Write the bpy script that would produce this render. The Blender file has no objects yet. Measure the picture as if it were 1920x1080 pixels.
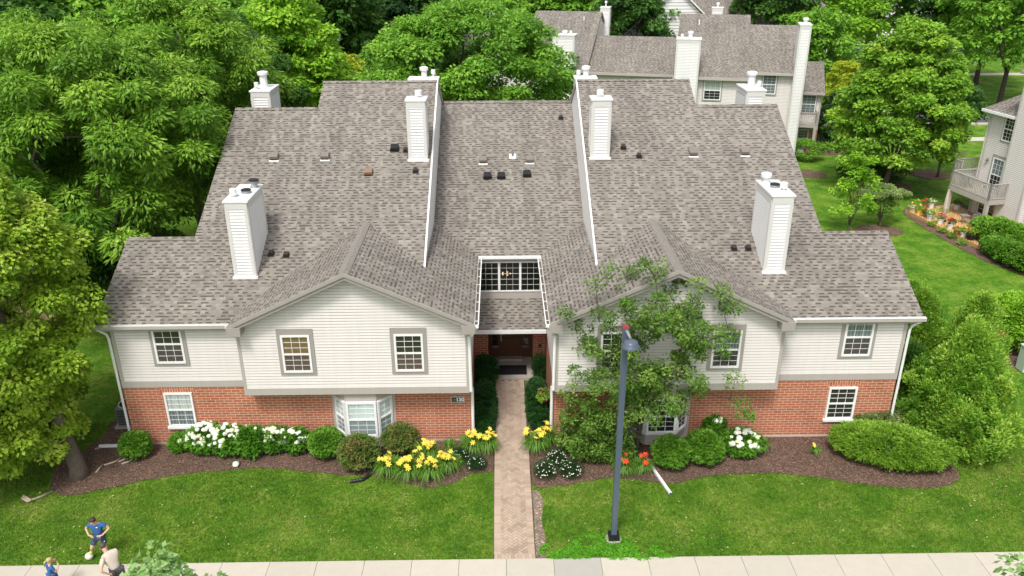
import bpy, math, random
import numpy as np
from mathutils import Vector, Matrix
C = bpy.context.scene.collection
SC = bpy.context.scene
# ---------------------------------------------------------------- camera
FPX, PIT, YAW, ROL = 1529.3, 23.594, .851, -.208
CAM = Vector((-.354, -24.71, 16.78))
def _basis():
    th, ya, ro = map(math.radians, (PIT, YAW, ROL))
    F = Vector((math.sin(ya)*math.cos(th), math.cos(ya)*math.cos(th), -math.sin(th)))
    R = Vector((math.cos(ya), -math.sin(ya), 0)); U = R.cross(F)
    return F, math.cos(ro)*R+math.sin(ro)*U, -math.sin(ro)*R+math.cos(ro)*U
CF, CR, CU = _basis()
cd = bpy.data.cameras.new('camera'); cam = bpy.data.objects.new('camera', cd); C.objects.link(cam)
cd.sensor_width = 36; cd.lens = FPX/1920*36; cd.clip_start = .1; cd.clip_end = 1500
cam.matrix_world = Matrix(((CR.x, CU.x, -CF.x, CAM.x), (CR.y, CU.y, -CF.y, CAM.y), (CR.z, CU.z, -CF.z, CAM.z), (0, 0, 0, 1)))
SC.camera = cam
def ray(px, py): return CF + CR*((px-960)/FPX) - CU*((py-540)/FPX)
def G(px, py, z=0.0):
    d = ray(px, py); return CAM + d*((z-CAM.z)/d.z)
def AY(px, py, Y):
    d = ray(px, py); return CAM + d*((Y-CAM.y)/d.y)
# ---------------------------------------------------------------- light
SUN_EL, SUN_AZ = 58, 200      # degrees; azimuth clockwise from +Y
w = bpy.data.worlds.new('World'); SC.world = w; w.use_nodes = True
nt = w.node_tree; nt.nodes.clear()
sky = nt.nodes.new('ShaderNodeTexSky'); sky.sky_type = 'NISHITA'; sky.sun_disc = False
sky.sun_elevation = math.radians(SUN_EL); sky.sun_rotation = math.radians(SUN_AZ)
sky.air_density = 1.0; sky.dust_density = 4.0; sky.ozone_density = .6
hs = nt.nodes.new('ShaderNodeHueSaturation'); hs.inputs['Saturation'].default_value = .28
bg = nt.nodes.new('ShaderNodeBackground'); bg.inputs[1].default_value = .15
wo = nt.nodes.new('ShaderNodeOutputWorld')
nt.links.new(sky.outputs[0], hs.inputs['Color']); nt.links.new(hs.outputs[0], bg.inputs[0]); nt.links.new(bg.outputs[0], wo.inputs[0])
sl = bpy.data.lights.new('sun', 'SUN'); sl.energy = 1.75; sl.angle = math.radians(11); sl.color = (1, .97, .92)
so = bpy.data.objects.new('sun', sl); C.objects.link(so)
_az, _el = math.radians(SUN_AZ), math.radians(SUN_EL)
_sd = Vector((math.sin(_az)*math.cos(_el), math.cos(_az)*math.cos(_el), math.sin(_el)))
so.rotation_euler = _sd.to_track_quat('Z', 'Y').to_euler(); so.location = (0, 0, 60)
vs = SC.view_settings; vs.view_transform = 'Standard'; vs.look = 'None'; vs.gamma = 1; vs.exposure = .46
SC.cycles.max_bounces = 6; SC.cycles.transparent_max_bounces = 8
SC.cycles.diffuse_bounces = 3; SC.cycles.glossy_bounces = 2; SC.cycles.transmission_bounces = 3
# ---------------------------------------------------------------- object helpers
def lab(o, label=None, cat=None, group=None, kind=None):
    if label: o['label'] = label
    if cat: o['category'] = cat
    if group: o['group'] = group
    if kind: o['kind'] = kind
    return o
ROOT = {}
def thing(name, label, cat, loc=(0, 0, 0), rz=0, group=None):
    o = bpy.data.objects.new(name, None); C.objects.link(o)
    o.location = loc; o.rotation_euler = (0, 0, rz); o.empty_display_size = .3
    ROOT[o.name] = Vector(loc)
    return lab(o, label, cat, group)
def put(name, me, mats, parent=None, loc=None):
    o = bpy.data.objects.new(name, me); C.objects.link(o)
    for m in (mats if isinstance(mats, (list, tuple)) else [mats]): me.materials.append(m)
    if parent is not None:
        o.parent = parent; ROOT[o.name] = ROOT.get(parent.name, Vector((0, 0, 0)))
    if loc is not None: o.location = loc
    return o
def dup(root, loc, rz=0, scale=None, label=None, group=None, cat=None, mats=None):
    def cp(o, par):
        c = o.copy(); C.objects.link(c); c.parent = par
        for ch in [x for x in KIDS.get(o.name, [])]:
            k = cp(ch, c); KIDS.setdefault(c.name, []).append(k)
        return c
    r = cp(root, None); r.location = loc; r.rotation_euler = (0, 0, rz)
    if scale: r.scale = scale if hasattr(scale, '__len__') else (scale,)*3
    lab(r, label, cat, group); return r
KIDS = {}
def kids_index():
    KIDS.clear()
    for o in C.objects:
        if o.parent: KIDS.setdefault(o.parent.name, []).append(o)
class MB:
    def __init__(s): s.v = []; s.f = []; s.m = []; s.uv = []
    def poly(s, pts, m=0, uv=None):
        b = len(s.v); s.v += [tuple(p) for p in pts]; s.f.append(tuple(range(b, b+len(pts)))); s.m.append(m); s.uv.append(uv)
    def obox(s, o, u, n, ur, nr, zr, m=0, uv=None):
        o, u, n = Vector(o), Vector(u), Vector(n); z = Vector((0, 0, 1))
        P = lambda a, b, c: o+u*a+n*b+z*c
        (a0, a1), (b0, b1), (c0, c1) = ur, nr, zr
        p = [P(a, b, c) for c in (c0, c1) for (a, b) in ((a0, b0), (a1, b0), (a1, b1), (a0, b1))]
        if u.cross(n).z < 0: p = [p[i] for i in (3, 2, 1, 0, 7, 6, 5, 4)]
        for q in ((3, 2, 1, 0), (4, 5, 6, 7), (0, 1, 5, 4), (1, 2, 6, 5), (2, 3, 7, 6), (3, 0, 4, 7)): s.poly([p[i] for i in q], m, uv)
    def box(s, x0, x1, y0, y1, z0, z1, m=0, uv=None): s.obox((0, 0, 0), (1, 0, 0), (0, 1, 0), (x0, x1), (y0, y1), (z0, z1), m, uv)
    def prism(s, pts, d, mt=0, ms=0, mb=None):       # pts = top polygon, d = extrusion vector
        pts = [Vector(p) for p in pts]; d = Vector(d)
        nz = sum(((pts[i]-pts[0]).cross(pts[(i+1) % len(pts)]-pts[0])).z for i in range(1, len(pts)-1))
        if nz < 0: pts = pts[::-1]
        q = [p+d for p in pts]; n = len(pts)
        s.poly(pts, mt); s.poly(q[::-1], ms if mb is None else mb)
        for i in range(n): j = (i+1) % n; s.poly([pts[i], q[i], q[j], pts[j]], ms)
    def tube(s, pts, rads, seg=8, m=0, cap=True):
        pts = [Vector(p) for p in pts]; rings = []
        if not hasattr(rads, '__len__'): rads = [rads]*len(pts)
        for i, p in enumerate(pts):
            t = (pts[min(i+1, len(pts)-1)]-pts[max(i-1, 0)]).normalized()
            a = Vector((0, 0, 1)) if abs(t.z) < .9 else Vector((1, 0, 0))
            x = t.cross(a).normalized(); y = t.cross(x).normalized()
            rings.append([p+(x*math.cos(k*2*math.pi/seg)+y*math.sin(k*2*math.pi/seg))*rads[i] for k in range(seg)])
        b = len(s.v)
        for r in rings: s.v += [tuple(q) for q in r]
        for i in range(len(pts)-1):
            for k in range(seg):
                k2 = (k+1) % seg
                s.f.append((b+i*seg+k, b+i*seg+k2, b+(i+1)*seg+k2, b+(i+1)*seg+k)); s.m.append(m); s.uv.append(None)
        if cap:
            s.f.append(tuple(b+k for k in range(seg))[::-1]); s.m.append(m); s.uv.append(None)
            s.f.append(tuple(b+(len(pts)-1)*seg+k for k in range(seg))); s.m.append(m); s.uv.append(None)
    def lathe(s, c, prof, seg=16, m=0):
        c = Vector(c); b = len(s.v)
        for r, z in prof:
            for k in range(seg): a = k*2*math.pi/seg; s.v.append((c.x+r*math.cos(a), c.y+r*math.sin(a), c.z+z))
        for i in range(len(prof)-1):
            for k in range(seg):
                k2 = (k+1) % seg
                s.f.append((b+i*seg+k, b+i*seg+k2, b+(i+1)*seg+k2, b+(i+1)*seg+k)); s.m.append(m); s.uv.append(None)
    def blob(s, c, r, seg=8, rings=6, m=0, rng=None, amp=0.0):
        c = Vector(c); r = Vector(r) if hasattr(r, '__len__') else Vector((r, r, r)); b = len(s.v)
        for i in range(rings+1):
            th = math.pi*i/rings
            for k in range(seg):
                a = 2*math.pi*k/seg; j = 1+(rng.uniform(-amp, amp) if rng else 0)
                s.v.append((c.x+r.x*j*math.sin(th)*math.cos(a), c.y+r.y*j*math.sin(th)*math.sin(a), c.z+r.z*j*math.cos(th)))
        for i in range(rings):
            for k in range(seg):
                k2 = (k+1) % seg; s.f.append((b+i*seg+k, b+(i+1)*seg+k, b+(i+1)*seg+k2, b+i*seg+k2)); s.m.append(m); s.uv.append(None)
    def build(s, name, mats, parent=None, smooth=False, world=False, label=None, weld=False):
        me = bpy.data.meshes.new(name)
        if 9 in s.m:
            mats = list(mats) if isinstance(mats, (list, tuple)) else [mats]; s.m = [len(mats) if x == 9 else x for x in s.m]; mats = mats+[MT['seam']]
        v = s.v
        if world and parent is not None:
            L = ROOT.get(parent.name, Vector((0, 0, 0))); v = [(a-L.x, b-L.y, c-L.z) for a, b, c in v]
        me.from_pydata(v, [], s.f)
        uvl = me.uv_layers.new(name='UVMap'); out = []
        for fi, f in enumerate(s.f):
            if s.uv[fi] is not None:
                u = s.uv[fi]
                if isinstance(u[0], (tuple, list)): out += [c for t in u for c in t]
                else: out += list(u)*len(f)
                continue
            P = [Vector(s.v[i]) for i in f]; n = Vector((0, 0, 0))
            for i in range(len(P)): n += (P[i]-P[0]).cross(P[(i+1) % len(P)]-P[0])
            if n.length < 1e-12: n = Vector((0, 0, 1))
            n.normalize()
            if abs(n.z) > .995: U = Vector((1, 0, 0)); V = Vector((0, 1, 0))
            else:
                U = Vector((0, 0, 1)).cross(n).normalized(); V = n.cross(U)
            for p in P: out += [p.dot(U), p.dot(V)]
        uvl.data.foreach_set('uv', out)
        me.polygons.foreach_set('material_index', s.m)
        if smooth: me.polygons.foreach_set('use_smooth', [True]*len(s.f))
        me.update()
        o = put(name, me, mats, parent)
        if label: o['label'] = label
        return o
# ---------------------------------------------------------------- materials
def new_mat(name):
    m = bpy.data.materials.new(name); m.use_nodes = True; nt = m.node_tree; nt.nodes.clear()
    out = nt.nodes.new('ShaderNodeOutputMaterial'); b = nt.nodes.new('ShaderNodeBsdfPrincipled')
    nt.links.new(b.outputs[0], out.inputs[0]); return m, nt, b, out
def N(nt, t, **k):
    n = nt.nodes.new(t)
    for a, v in k.items(): setattr(n, a, v)
    return n
def L(nt, a, b): nt.links.new(a, b)
def math_(nt, op, a, b=None, clamp=False):
    n = N(nt, 'ShaderNodeMath', operation=op, use_clamp=clamp)
    for i, x in enumerate((a, b)):
        if x is None: continue
        if isinstance(x, (int, float)): n.inputs[i].default_value = x
        else: L(nt, x, n.inputs[i])
    return n.outputs[0]
def ramp(nt, fac, stops, interp='LINEAR'):
    r = N(nt, 'ShaderNodeValToRGB'); r.color_ramp.interpolation = interp; e = r.color_ramp.elements
    while len(e) < len(stops): e.new(.5)
    for i, (p, c) in enumerate(stops): e[i].position = p; e[i].color = (*c, 1) if len(c) == 3 else c
    L(nt, fac, r.inputs[0]); return r.outputs[0]
def mixc(nt, fac, a, b, bt='MIX'):
    n = N(nt, 'ShaderNodeMix', data_type='RGBA', blend_type=bt)
    for idx, x in ((0, fac), (6, a), (7, b)):
        if isinstance(x, (int, float)): n.inputs[idx].default_value = x
        elif isinstance(x, tuple): n.inputs[idx].default_value = (*x, 1) if len(x) == 3 else x
        else: L(nt, x, n.inputs[idx])
    return n.outputs[2]
def noise(nt, vec, scale, detail=4, rough=.55):
    n = N(nt, 'ShaderNodeTexNoise'); n.inputs['Scale'].default_value = scale; n.inputs['Detail'].default_value = detail; n.inputs['Roughness'].default_value = rough
    L(nt, vec, n.inputs['Vector']); return n.outputs['Fac']
def geo(nt): return N(nt, 'ShaderNodeNewGeometry').outputs['Position']
def objc(nt): return N(nt, 'ShaderNodeTexCoord').outputs['Object']
def uvc(nt): return N(nt, 'ShaderNodeUVMap').outputs['UV']
def bump(nt, b, h, st=.3, dist=.02):
    n = N(nt, 'ShaderNodeBump'); n.inputs['Strength'].default_value = st; n.inputs['Distance'].default_value = dist
    L(nt, h, n.inputs['Height']); L(nt, n.outputs[0], b.inputs['Normal'])
def sc3(c, k): return tuple(min(1, x*k) for x in c)
def plain(name, col, rough=.6, var=.12, scale=6, bmp=0, metal=0, spec=.4, bscale=40):
    m, nt, b, _ = new_mat(name); p = objc(nt)
    f = noise(nt, p, scale); c = mixc(nt, f, sc3(col, 1-var), sc3(col, 1+var))
    if 'sid' in name or name in ('white_paint', 'light_taupe_trim'):      # rain streaks and grime
        mp = N(nt, 'ShaderNodeMapping'); mp.inputs['Scale'].default_value = (5, 5, .35); L(nt, p, mp.inputs[0])
        c = mixc(nt, 1.0, c, ramp(nt, noise(nt, mp.outputs[0], 1.0, 5, .65), [(.32, (.955, .948, .935)), (.58, (1.0, 1.0, 1.0))]), 'MULTIPLY')
    L(nt, c, b.inputs['Base Color'])
    b.inputs['Roughness'].default_value = rough; b.inputs['Metallic'].default_value = metal; b.inputs['Specular IOR Level'].default_value = spec
    if bmp: bump(nt, b, noise(nt, p, bscale), bmp)
    return m
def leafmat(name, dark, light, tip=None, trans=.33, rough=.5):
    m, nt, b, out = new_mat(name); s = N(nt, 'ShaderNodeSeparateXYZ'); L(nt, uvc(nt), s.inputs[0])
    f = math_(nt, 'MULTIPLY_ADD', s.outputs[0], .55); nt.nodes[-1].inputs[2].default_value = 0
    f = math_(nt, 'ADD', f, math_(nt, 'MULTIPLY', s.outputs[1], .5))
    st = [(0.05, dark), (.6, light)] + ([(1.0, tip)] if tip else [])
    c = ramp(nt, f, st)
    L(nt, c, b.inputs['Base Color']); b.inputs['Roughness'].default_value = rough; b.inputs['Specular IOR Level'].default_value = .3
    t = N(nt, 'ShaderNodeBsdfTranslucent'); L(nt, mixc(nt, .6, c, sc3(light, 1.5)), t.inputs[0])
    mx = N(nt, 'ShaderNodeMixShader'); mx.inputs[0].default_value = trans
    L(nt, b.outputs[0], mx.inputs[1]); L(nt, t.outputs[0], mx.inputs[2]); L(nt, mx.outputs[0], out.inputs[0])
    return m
def shingle_mat(name, k=1.0):
    m, nt, b, _ = new_mat(name); s = N(nt, 'ShaderNodeSeparateXYZ'); L(nt, uvc(nt), s.inputs[0])
    v = math_(nt, 'DIVIDE', s.outputs[1], .143); row = math_(nt, 'FLOOR', v); fv = math_(nt, 'FRACT', v)
    wn = N(nt, 'ShaderNodeTexWhiteNoise', noise_dimensions='1D'); L(nt, row, wn.inputs['W'])
    u = math_(nt, 'ADD', math_(nt, 'DIVIDE', s.outputs[0], .155), math_(nt, 'MULTIPLY', wn.outputs[0], 9.0))
    # irregular tab widths: warp u
    wv = math_(nt, 'MULTIPLY', math_(nt, 'SINE', math_(nt, 'ADD', math_(nt, 'MULTIPLY', u, 2.1), math_(nt, 'MULTIPLY', row, 1.7))), .16)
    u = math_(nt, 'ADD', u, wv); cell = math_(nt, 'FLOOR', u); fu = math_(nt, 'FRACT', u)
    cv = N(nt, 'ShaderNodeCombineXYZ'); L(nt, cell, cv.inputs[0]); L(nt, row, cv.inputs[1])
    w2 = N(nt, 'ShaderNodeTexWhiteNoise', noise_dimensions='3D'); L(nt, cv.outputs[0], w2.inputs['Vector'])
    cv2 = N(nt, 'ShaderNodeCombineXYZ'); L(nt, cell, cv2.inputs[0]); L(nt, row, cv2.inputs[1]); cv2.inputs[2].default_value = 7.3
    w3 = N(nt, 'ShaderNodeTexWhiteNoise', noise_dimensions='3D'); L(nt, cv2.outputs[0], w3.inputs['Vector'])
    c = ramp(nt, w2.outputs[0], [(0, (.190, .170, .148)), (.35, (.222, .200, .175)), (.7, (.250, .227, .199)), (1, (.285, .26, .229))])
    raised = math_(nt, 'GREATER_THAN', w3.outputs[0], .5)
    par = math_(nt, 'ABSOLUTE', math_(nt, 'MODULO', cell, 2.0)); raised = math_(nt, 'MAXIMUM', math_(nt, 'MULTIPLY', par, math_(nt, 'GREATER_THAN', w3.outputs[0], .16)), math_(nt, 'GREATER_THAN', w3.outputs[0], .93))
    low = math_(nt, 'LESS_THAN', fv, .45)
    dash = math_(nt, 'MULTIPLY', raised, low)
    c = mixc(nt, math_(nt, 'MULTIPLY', dash, .92), c, (.088, .073, .062))
    line = math_(nt, 'MULTIPLY', math_(nt, 'LESS_THAN', fv, .1), .35)
    c = mixc(nt, line, c, (.10, .088, .078))
    big = noise(nt, geo(nt), .55, 3); c = mixc(nt, 1.0, c, ramp(nt, big, [(.3, (.92*k, .92*k, .92*k)), (.7, (1.05*k, 1.05*k, 1.04*k))]), 'MULTIPLY')
    gr = noise(nt, geo(nt), 60, 2); c = mixc(nt, 1.0, c, ramp(nt, gr, [(.3, (.85, .85, .85)), (.7, (1.15, 1.15, 1.15))]), 'MULTIPLY')
    mp = N(nt, 'ShaderNodeMapping'); mp.inputs['Scale'].default_value = (1.3, .12, 1); L(nt, uvc(nt), mp.inputs[0])
    st = noise(nt, mp.outputs[0], 1.0, 4); c = mixc(nt, 1.0, c, ramp(nt, st, [(.32, (.84, .84, .84)), (.6, (1.05, 1.05, 1.05))]), 'MULTIPLY')
    L(nt, c, b.inputs['Base Color']); b.inputs['Roughness'].default_value = .92; b.inputs['Specular IOR Level'].default_value = .15
    h = math_(nt, 'ADD', math_(nt, 'SUBTRACT', 1.0, fv), math_(nt, 'MULTIPLY', raised, .6)); bump(nt, b, h, .35, .012)
    return m
def brick_mat(name, c1, c2, mortar, bw=.305, bh=.1016, ms=.011, rot=False):
    m, nt, b, _ = new_mat(name); v = uvc(nt)
    if rot:
        mp = N(nt, 'ShaderNodeMapping'); mp.inputs['Rotation'].default_value = (0, 0, math.pi/2); L(nt, v, mp.inputs[0]); v = mp.outputs[0]
    t = N(nt, 'ShaderNodeTexBrick'); t.offset = .5; t.inputs['Scale'].default_value = 1; t.inputs['Brick Width'].default_value = bw; t.inputs['Row Height'].default_value = bh
    t.inputs['Mortar Size'].default_value = ms; t.inputs['Mortar Smooth'].default_value = .1; t.inputs['Bias'].default_value = -.1
    t.inputs['Color1'].default_value = (*c1, 1); t.inputs['Color2'].default_value = (*c2, 1); t.inputs['Mortar'].default_value = (*mortar, 1); L(nt, v, t.inputs['Vector'])
    # second brick layer picks out odd dark headers
    t2 = N(nt, 'ShaderNodeTexBrick'); t2.offset = .5; t2.inputs['Scale'].default_value = 1; t2.inputs['Brick Width'].default_value = bw; t2.inputs['Row Height'].default_value = bh
    t2.inputs['Mortar Size'].default_value = 0; t2.inputs['Color1'].default_value = (0, 0, 0, 1); t2.inputs['Color2'].default_value = (1, 1, 1, 1); L(nt, v, t2.inputs['Vector'])
    dk = ramp(nt, t2.outputs['Color'], [(0, (.62, .62, .66)), (.12, (.95, .95, .95)), (1, (1.12, 1.1, 1.08))])
    inv = math_(nt, 'SUBTRACT', 1.0, t.outputs['Fac'])
    c = mixc(nt, inv, t.outputs['Color'], mixc(nt, 1.0, t.outputs['Color'], dk, 'MULTIPLY'))
    nz = noise(nt, geo(nt), .9, 5); c = mixc(nt, 1.0, c, ramp(nt, nz, [(.3, (.86, .84, .83)), (.7, (1.08, 1.08, 1.08))]), 'MULTIPLY')
    n2 = noise(nt, geo(nt), 35, 3); c = mixc(nt, 1.0, c, ramp(nt, n2, [(.3, (.85, .85, .85)), (.7, (1.12, 1.12, 1.12))]), 'MULTIPLY')
    L(nt, c, b.inputs['Base Color']); b.inputs['Roughness'].default_value = .85; bump(nt, b, inv, .4, .01)
    return m
def lawn_mat(name):
    m, nt, b, _ = new_mat(name); p = geo(nt)
    a = noise(nt, p, .75, 6, .72); f = noise(nt, p, 5.5, 5, .75); g = noise(nt, p, 38, 3, .8)
    c = ramp(nt, a, [(.34, (.042, .13, .008)), (.45, (.075, .185, .012)), (.54, (.12, .225, .02)), (.68, (.21, .28, .05))])
    c = mixc(nt, 1.0, c, ramp(nt, f, [(.28, (.50, .56, .42)), (.5, (1, 1, 1)), (.72, (1.6, 1.45, 1.7))]), 'MULTIPLY')
    c = mixc(nt, 1.0, c, ramp(nt, g, [(.3, (.6, .62, .55)), (.5, (1, 1, 1)), (.7, (1.4, 1.35, 1.35))]), 'MULTIPLY')
    L(nt, c, b.inputs['Base Color']); b.inputs['Roughness'].default_value = .9; b.inputs['Specular IOR Level'].default_value = .15
    bump(nt, b, math_(nt, 'ADD', f, g), .6, .04); return m
def mulch_mat(name, col=(.135, .086, .062)):
    m, nt, b, _ = new_mat(name); p = geo(nt)
    vo = N(nt, 'ShaderNodeTexVoronoi'); vo.inputs['Scale'].default_value = 26; L(nt, p, vo.inputs['Vector'])
    c = mixc(nt, noise(nt, p, 1.1, 4), sc3(col, .72), sc3(col, 1.5))
    sep = N(nt, 'ShaderNodeSeparateColor'); L(nt, vo.outputs['Color'], sep.inputs[0])
    c = mixc(nt, 1.0, c, ramp(nt, sep.outputs[0], [(0, (.5, .5, .5)), (.7, (1.1, 1.05, 1.05)), (.93, (1.6, 1.5, 1.45)), (1, (2.6, 2.3, 2.1))]), 'MULTIPLY')
    L(nt, c, b.inputs['Base Color']); b.inputs['Roughness'].default_value = .95; bump(nt, b, vo.outputs['Distance'], .9, .04); return m
def concrete_mat(name, col, var=.1, sc=3):
    m, nt, b, _ = new_mat(name); p = geo(nt); s = N(nt, 'ShaderNodeSeparateXYZ'); L(nt, uvc(nt), s.inputs[0])
    c = mixc(nt, noise(nt, p, sc, 6, .7), sc3(col, 1-var), sc3(col, 1+var))
    c = mixc(nt, 1.0, c, ramp(nt, noise(nt, p, 90, 2, .8), [(.35, (.85, .84, .82)), (.65, (1.1, 1.1, 1.1))]), 'MULTIPLY')
    c = mixc(nt, 1.0, c, ramp(nt, s.outputs[0], [(0, (.78, .82, .86)), (.3, (.93, .93, .93)), (1, (1.04, 1.03, 1.02))]), 'MULTIPLY')
    L(nt, c, b.inputs['Base Color']); b.inputs['Roughness'].default_value = .85; bump(nt, b, noise(nt, p, 120, 2), .15, .01); return m
def glassy(name, col, rough=.06, stripes=None, spec=.5, vertical=False, col2=None):
    m, nt, b, _ = new_mat(name)
    if stripes:
        s = N(nt, 'ShaderNodeSeparateXYZ'); L(nt, uvc(nt), s.inputs[0]); ax = s.outputs[0] if vertical else s.outputs[1]
        if vertical: ax = math_(nt, 'ADD', ax, math_(nt, 'MULTIPLY', noise(nt, uvc(nt), 3), .12))
        wv = math_(nt, 'FRACT', math_(nt, 'DIVIDE', ax, stripes)); c = ramp(nt, wv, [(0, col), (.35, col2 or sc3(col, .55)), (.6, sc3(col, .9)), (1, col)])
    else: c = mixc(nt, noise(nt, geo(nt), 1.2, 3), sc3(col, .5), sc3(col, 1.5))
    L(nt, c, b.inputs['Base Color']); b.inputs['Roughness'].default_value = rough; b.inputs['Specular IOR Level'].default_value = spec
    b.inputs['Coat Weight'].default_value = .6; b.inputs['Coat Roughness'].default_value = .03
    return m
MT = {}
MT['shingle'] = shingle_mat('shingle'); MT['shingle_far'] = shingle_mat('shingle_far', 1.0)
MT['siding'] = plain('siding', (.705, .665, .635), .45, .04, .8)
MT['seam'] = plain('siding_lap_shadow', (.27, .25, .225), .6, .05, 2)  # painted shadow line for the joints between siding laps
MT['white'] = plain('white_paint', (.80, .80, .79), .4, .03, 2)
MT['white_side'] = plain('white_siding', (.78, .775, .76), .45, .04, 1.5)
MT['taupe'] = plain('taupe_trim', (.33, .305, .28), .5, .06, 1.5)
MT['corner'] = plain('corner_board', (.52, .49, .45), .5, .06, 1.5)
MT['brick'] = brick_mat('brick', (.48, .155, .075), (.34, .095, .05), (.56, .42, .31))
MT['brick_v'] = brick_mat('brick_soldier', (.47, .14, .06), (.36, .10, .05), (.56, .42, .32), .305, .09, .010, rot=True)
MT['conc'] = concrete_mat('concrete', (.50, .462, .39)); MT['slab'] = concrete_mat('porch_concrete', (.44, .39, .34))
MT['paver'] = None
MT['lawn'] = lawn_mat('lawn'); MT['mulch'] = mulch_mat('mulch'); MT['asph'] = concrete_mat('asphalt', (.085, .09, .10), .15, 1)
MT['black'] = plain('black_plastic', (.015, .015, .017), .45); MT['bronze'] = plain('bronze_vent', (.035, .028, .024), .5)
MT['tan'] = plain('taupe_vent', (.20, .175, .15), .6); MT['rust'] = plain('rusty_vent', (.24, .15, .10), .7)
MT['metal'] = plain('galvanized', (.55, .57, .58), .35, .15, 8, metal=.7); MT['meshw'] = plain('flue_white', (.75, .75, .74), .4, .08, 12)
MT['p_dark'] = glassy('pane_dark', (.018, .02, .022)); MT['p_blind'] = glassy('pane_dark_blinds', (.045, .04, .035), stripes=.06, col2=(.012, .011, .01))
MT['p_tan'] = glassy('pane_tan_blinds', (.22, .145, .075), stripes=.055, col2=(.10, .06, .028)); MT['p_brown'] = glassy('pane_brown_blinds', (.085, .06, .04), stripes=.055, col2=(.03, .02, .014))
MT['p_curt'] = glassy('pane_white_curtain', (.50, .55, .53), stripes=.14, vertical=True, col2=(.28, .34, .34)); MT['p_curtd'] = glassy('pane_screened_curtain', (.20, .24, .25), stripes=.11, vertical=True, col2=(.07, .09, .09))
MT['p_shade'] = glassy('pane_white_shade', (.52, .62, .59)); MT['p_shaded'] = glassy('pane_screened_shade', (.22, .27, .27))
MT['door'] = plain('door_wood', (.10, .045, .018), .45, .3, 9); MT['wood'] = plain('deck_wood', (.50, .30, .13), .6, .18, 5)
MT['bark'] = plain('bark', (.13, .105, .08), .95, .35, 9, .8); MT['barkd'] = plain('dark_bark', (.065, .05, .04), .95, .3, 9, .6)
MT['pole'] = plain('slate_pole', (.085, .11, .15), .35, .06, 2); MT['steel'] = plain('dull_steel', (.33, .35, .36), .4, .1, 6, metal=.6)
# ================================================================ building parts
Z = Vector((0, 0, 1))
def clip_band(poly, a, b):
    def cl(P, zc, keep_above):
        out = []
        for i in range(len(P)):
            p, q = P[i], P[(i+1) % len(P)]
            ip = (p[1] >= zc) if keep_above else (p[1] <= zc); iq = (q[1] >= zc) if keep_above else (q[1] <= zc)
            if ip: out.append(p)
            if ip != iq:
                t = (zc-p[1])/(q[1]-p[1]); out.append((p[0]+t*(q[0]-p[0]), zc))
        return out
    P = cl(poly, a, True)
    return cl(P, b, False) if len(P) > 2 else []
def siding(mb, poly, o, u, n, pitch=.107, m=0, proud=.019):
    mb.sid = True
    o, u, n = Vector(o), Vector(u), Vector(n)
    z0 = min(p[1] for p in poly); z1 = max(p[1] for p in poly); k = math.floor(z0/pitch)
    while k*pitch < z1:
        a, b = max(z0, k*pitch), min(z1, (k+1)*pitch); P = clip_band(poly, a, b); k += 1
        if len(P) < 3 or b-a < .004: continue
        off = lambda z: proud*(1-(z-a)/pitch)+.002
        pts = [o+u*x+Z*z+n*off(z) for x, z in P]
        nn = (pts[1]-pts[0]).cross(pts[2]-pts[0])
        if nn.dot(n) < 0: pts = pts[::-1]
        mb.poly(pts, m)
        xs = [x for x, z in P if abs(z-a) < 1e-5]
        if len(xs) >= 2:
            x0, x1 = min(xs), max(xs)
            q = [o+u*x0+Z*a+n*.002, o+u*x1+Z*a+n*.002, o+u*x1+Z*a+n*(proud+.002), o+u*x0+Z*a+n*(proud+.002)]
            mb.poly(q, m)
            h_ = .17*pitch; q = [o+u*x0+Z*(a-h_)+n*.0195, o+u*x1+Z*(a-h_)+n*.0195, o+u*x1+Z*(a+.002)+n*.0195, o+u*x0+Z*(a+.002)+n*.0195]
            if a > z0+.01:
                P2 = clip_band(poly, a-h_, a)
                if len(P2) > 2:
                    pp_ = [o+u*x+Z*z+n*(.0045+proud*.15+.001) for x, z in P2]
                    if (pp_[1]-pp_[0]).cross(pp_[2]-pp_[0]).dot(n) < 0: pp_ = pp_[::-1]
                    mb.poly(pp_, 9)  # dark strip below the lap edge: its shadow put into the colour
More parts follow.
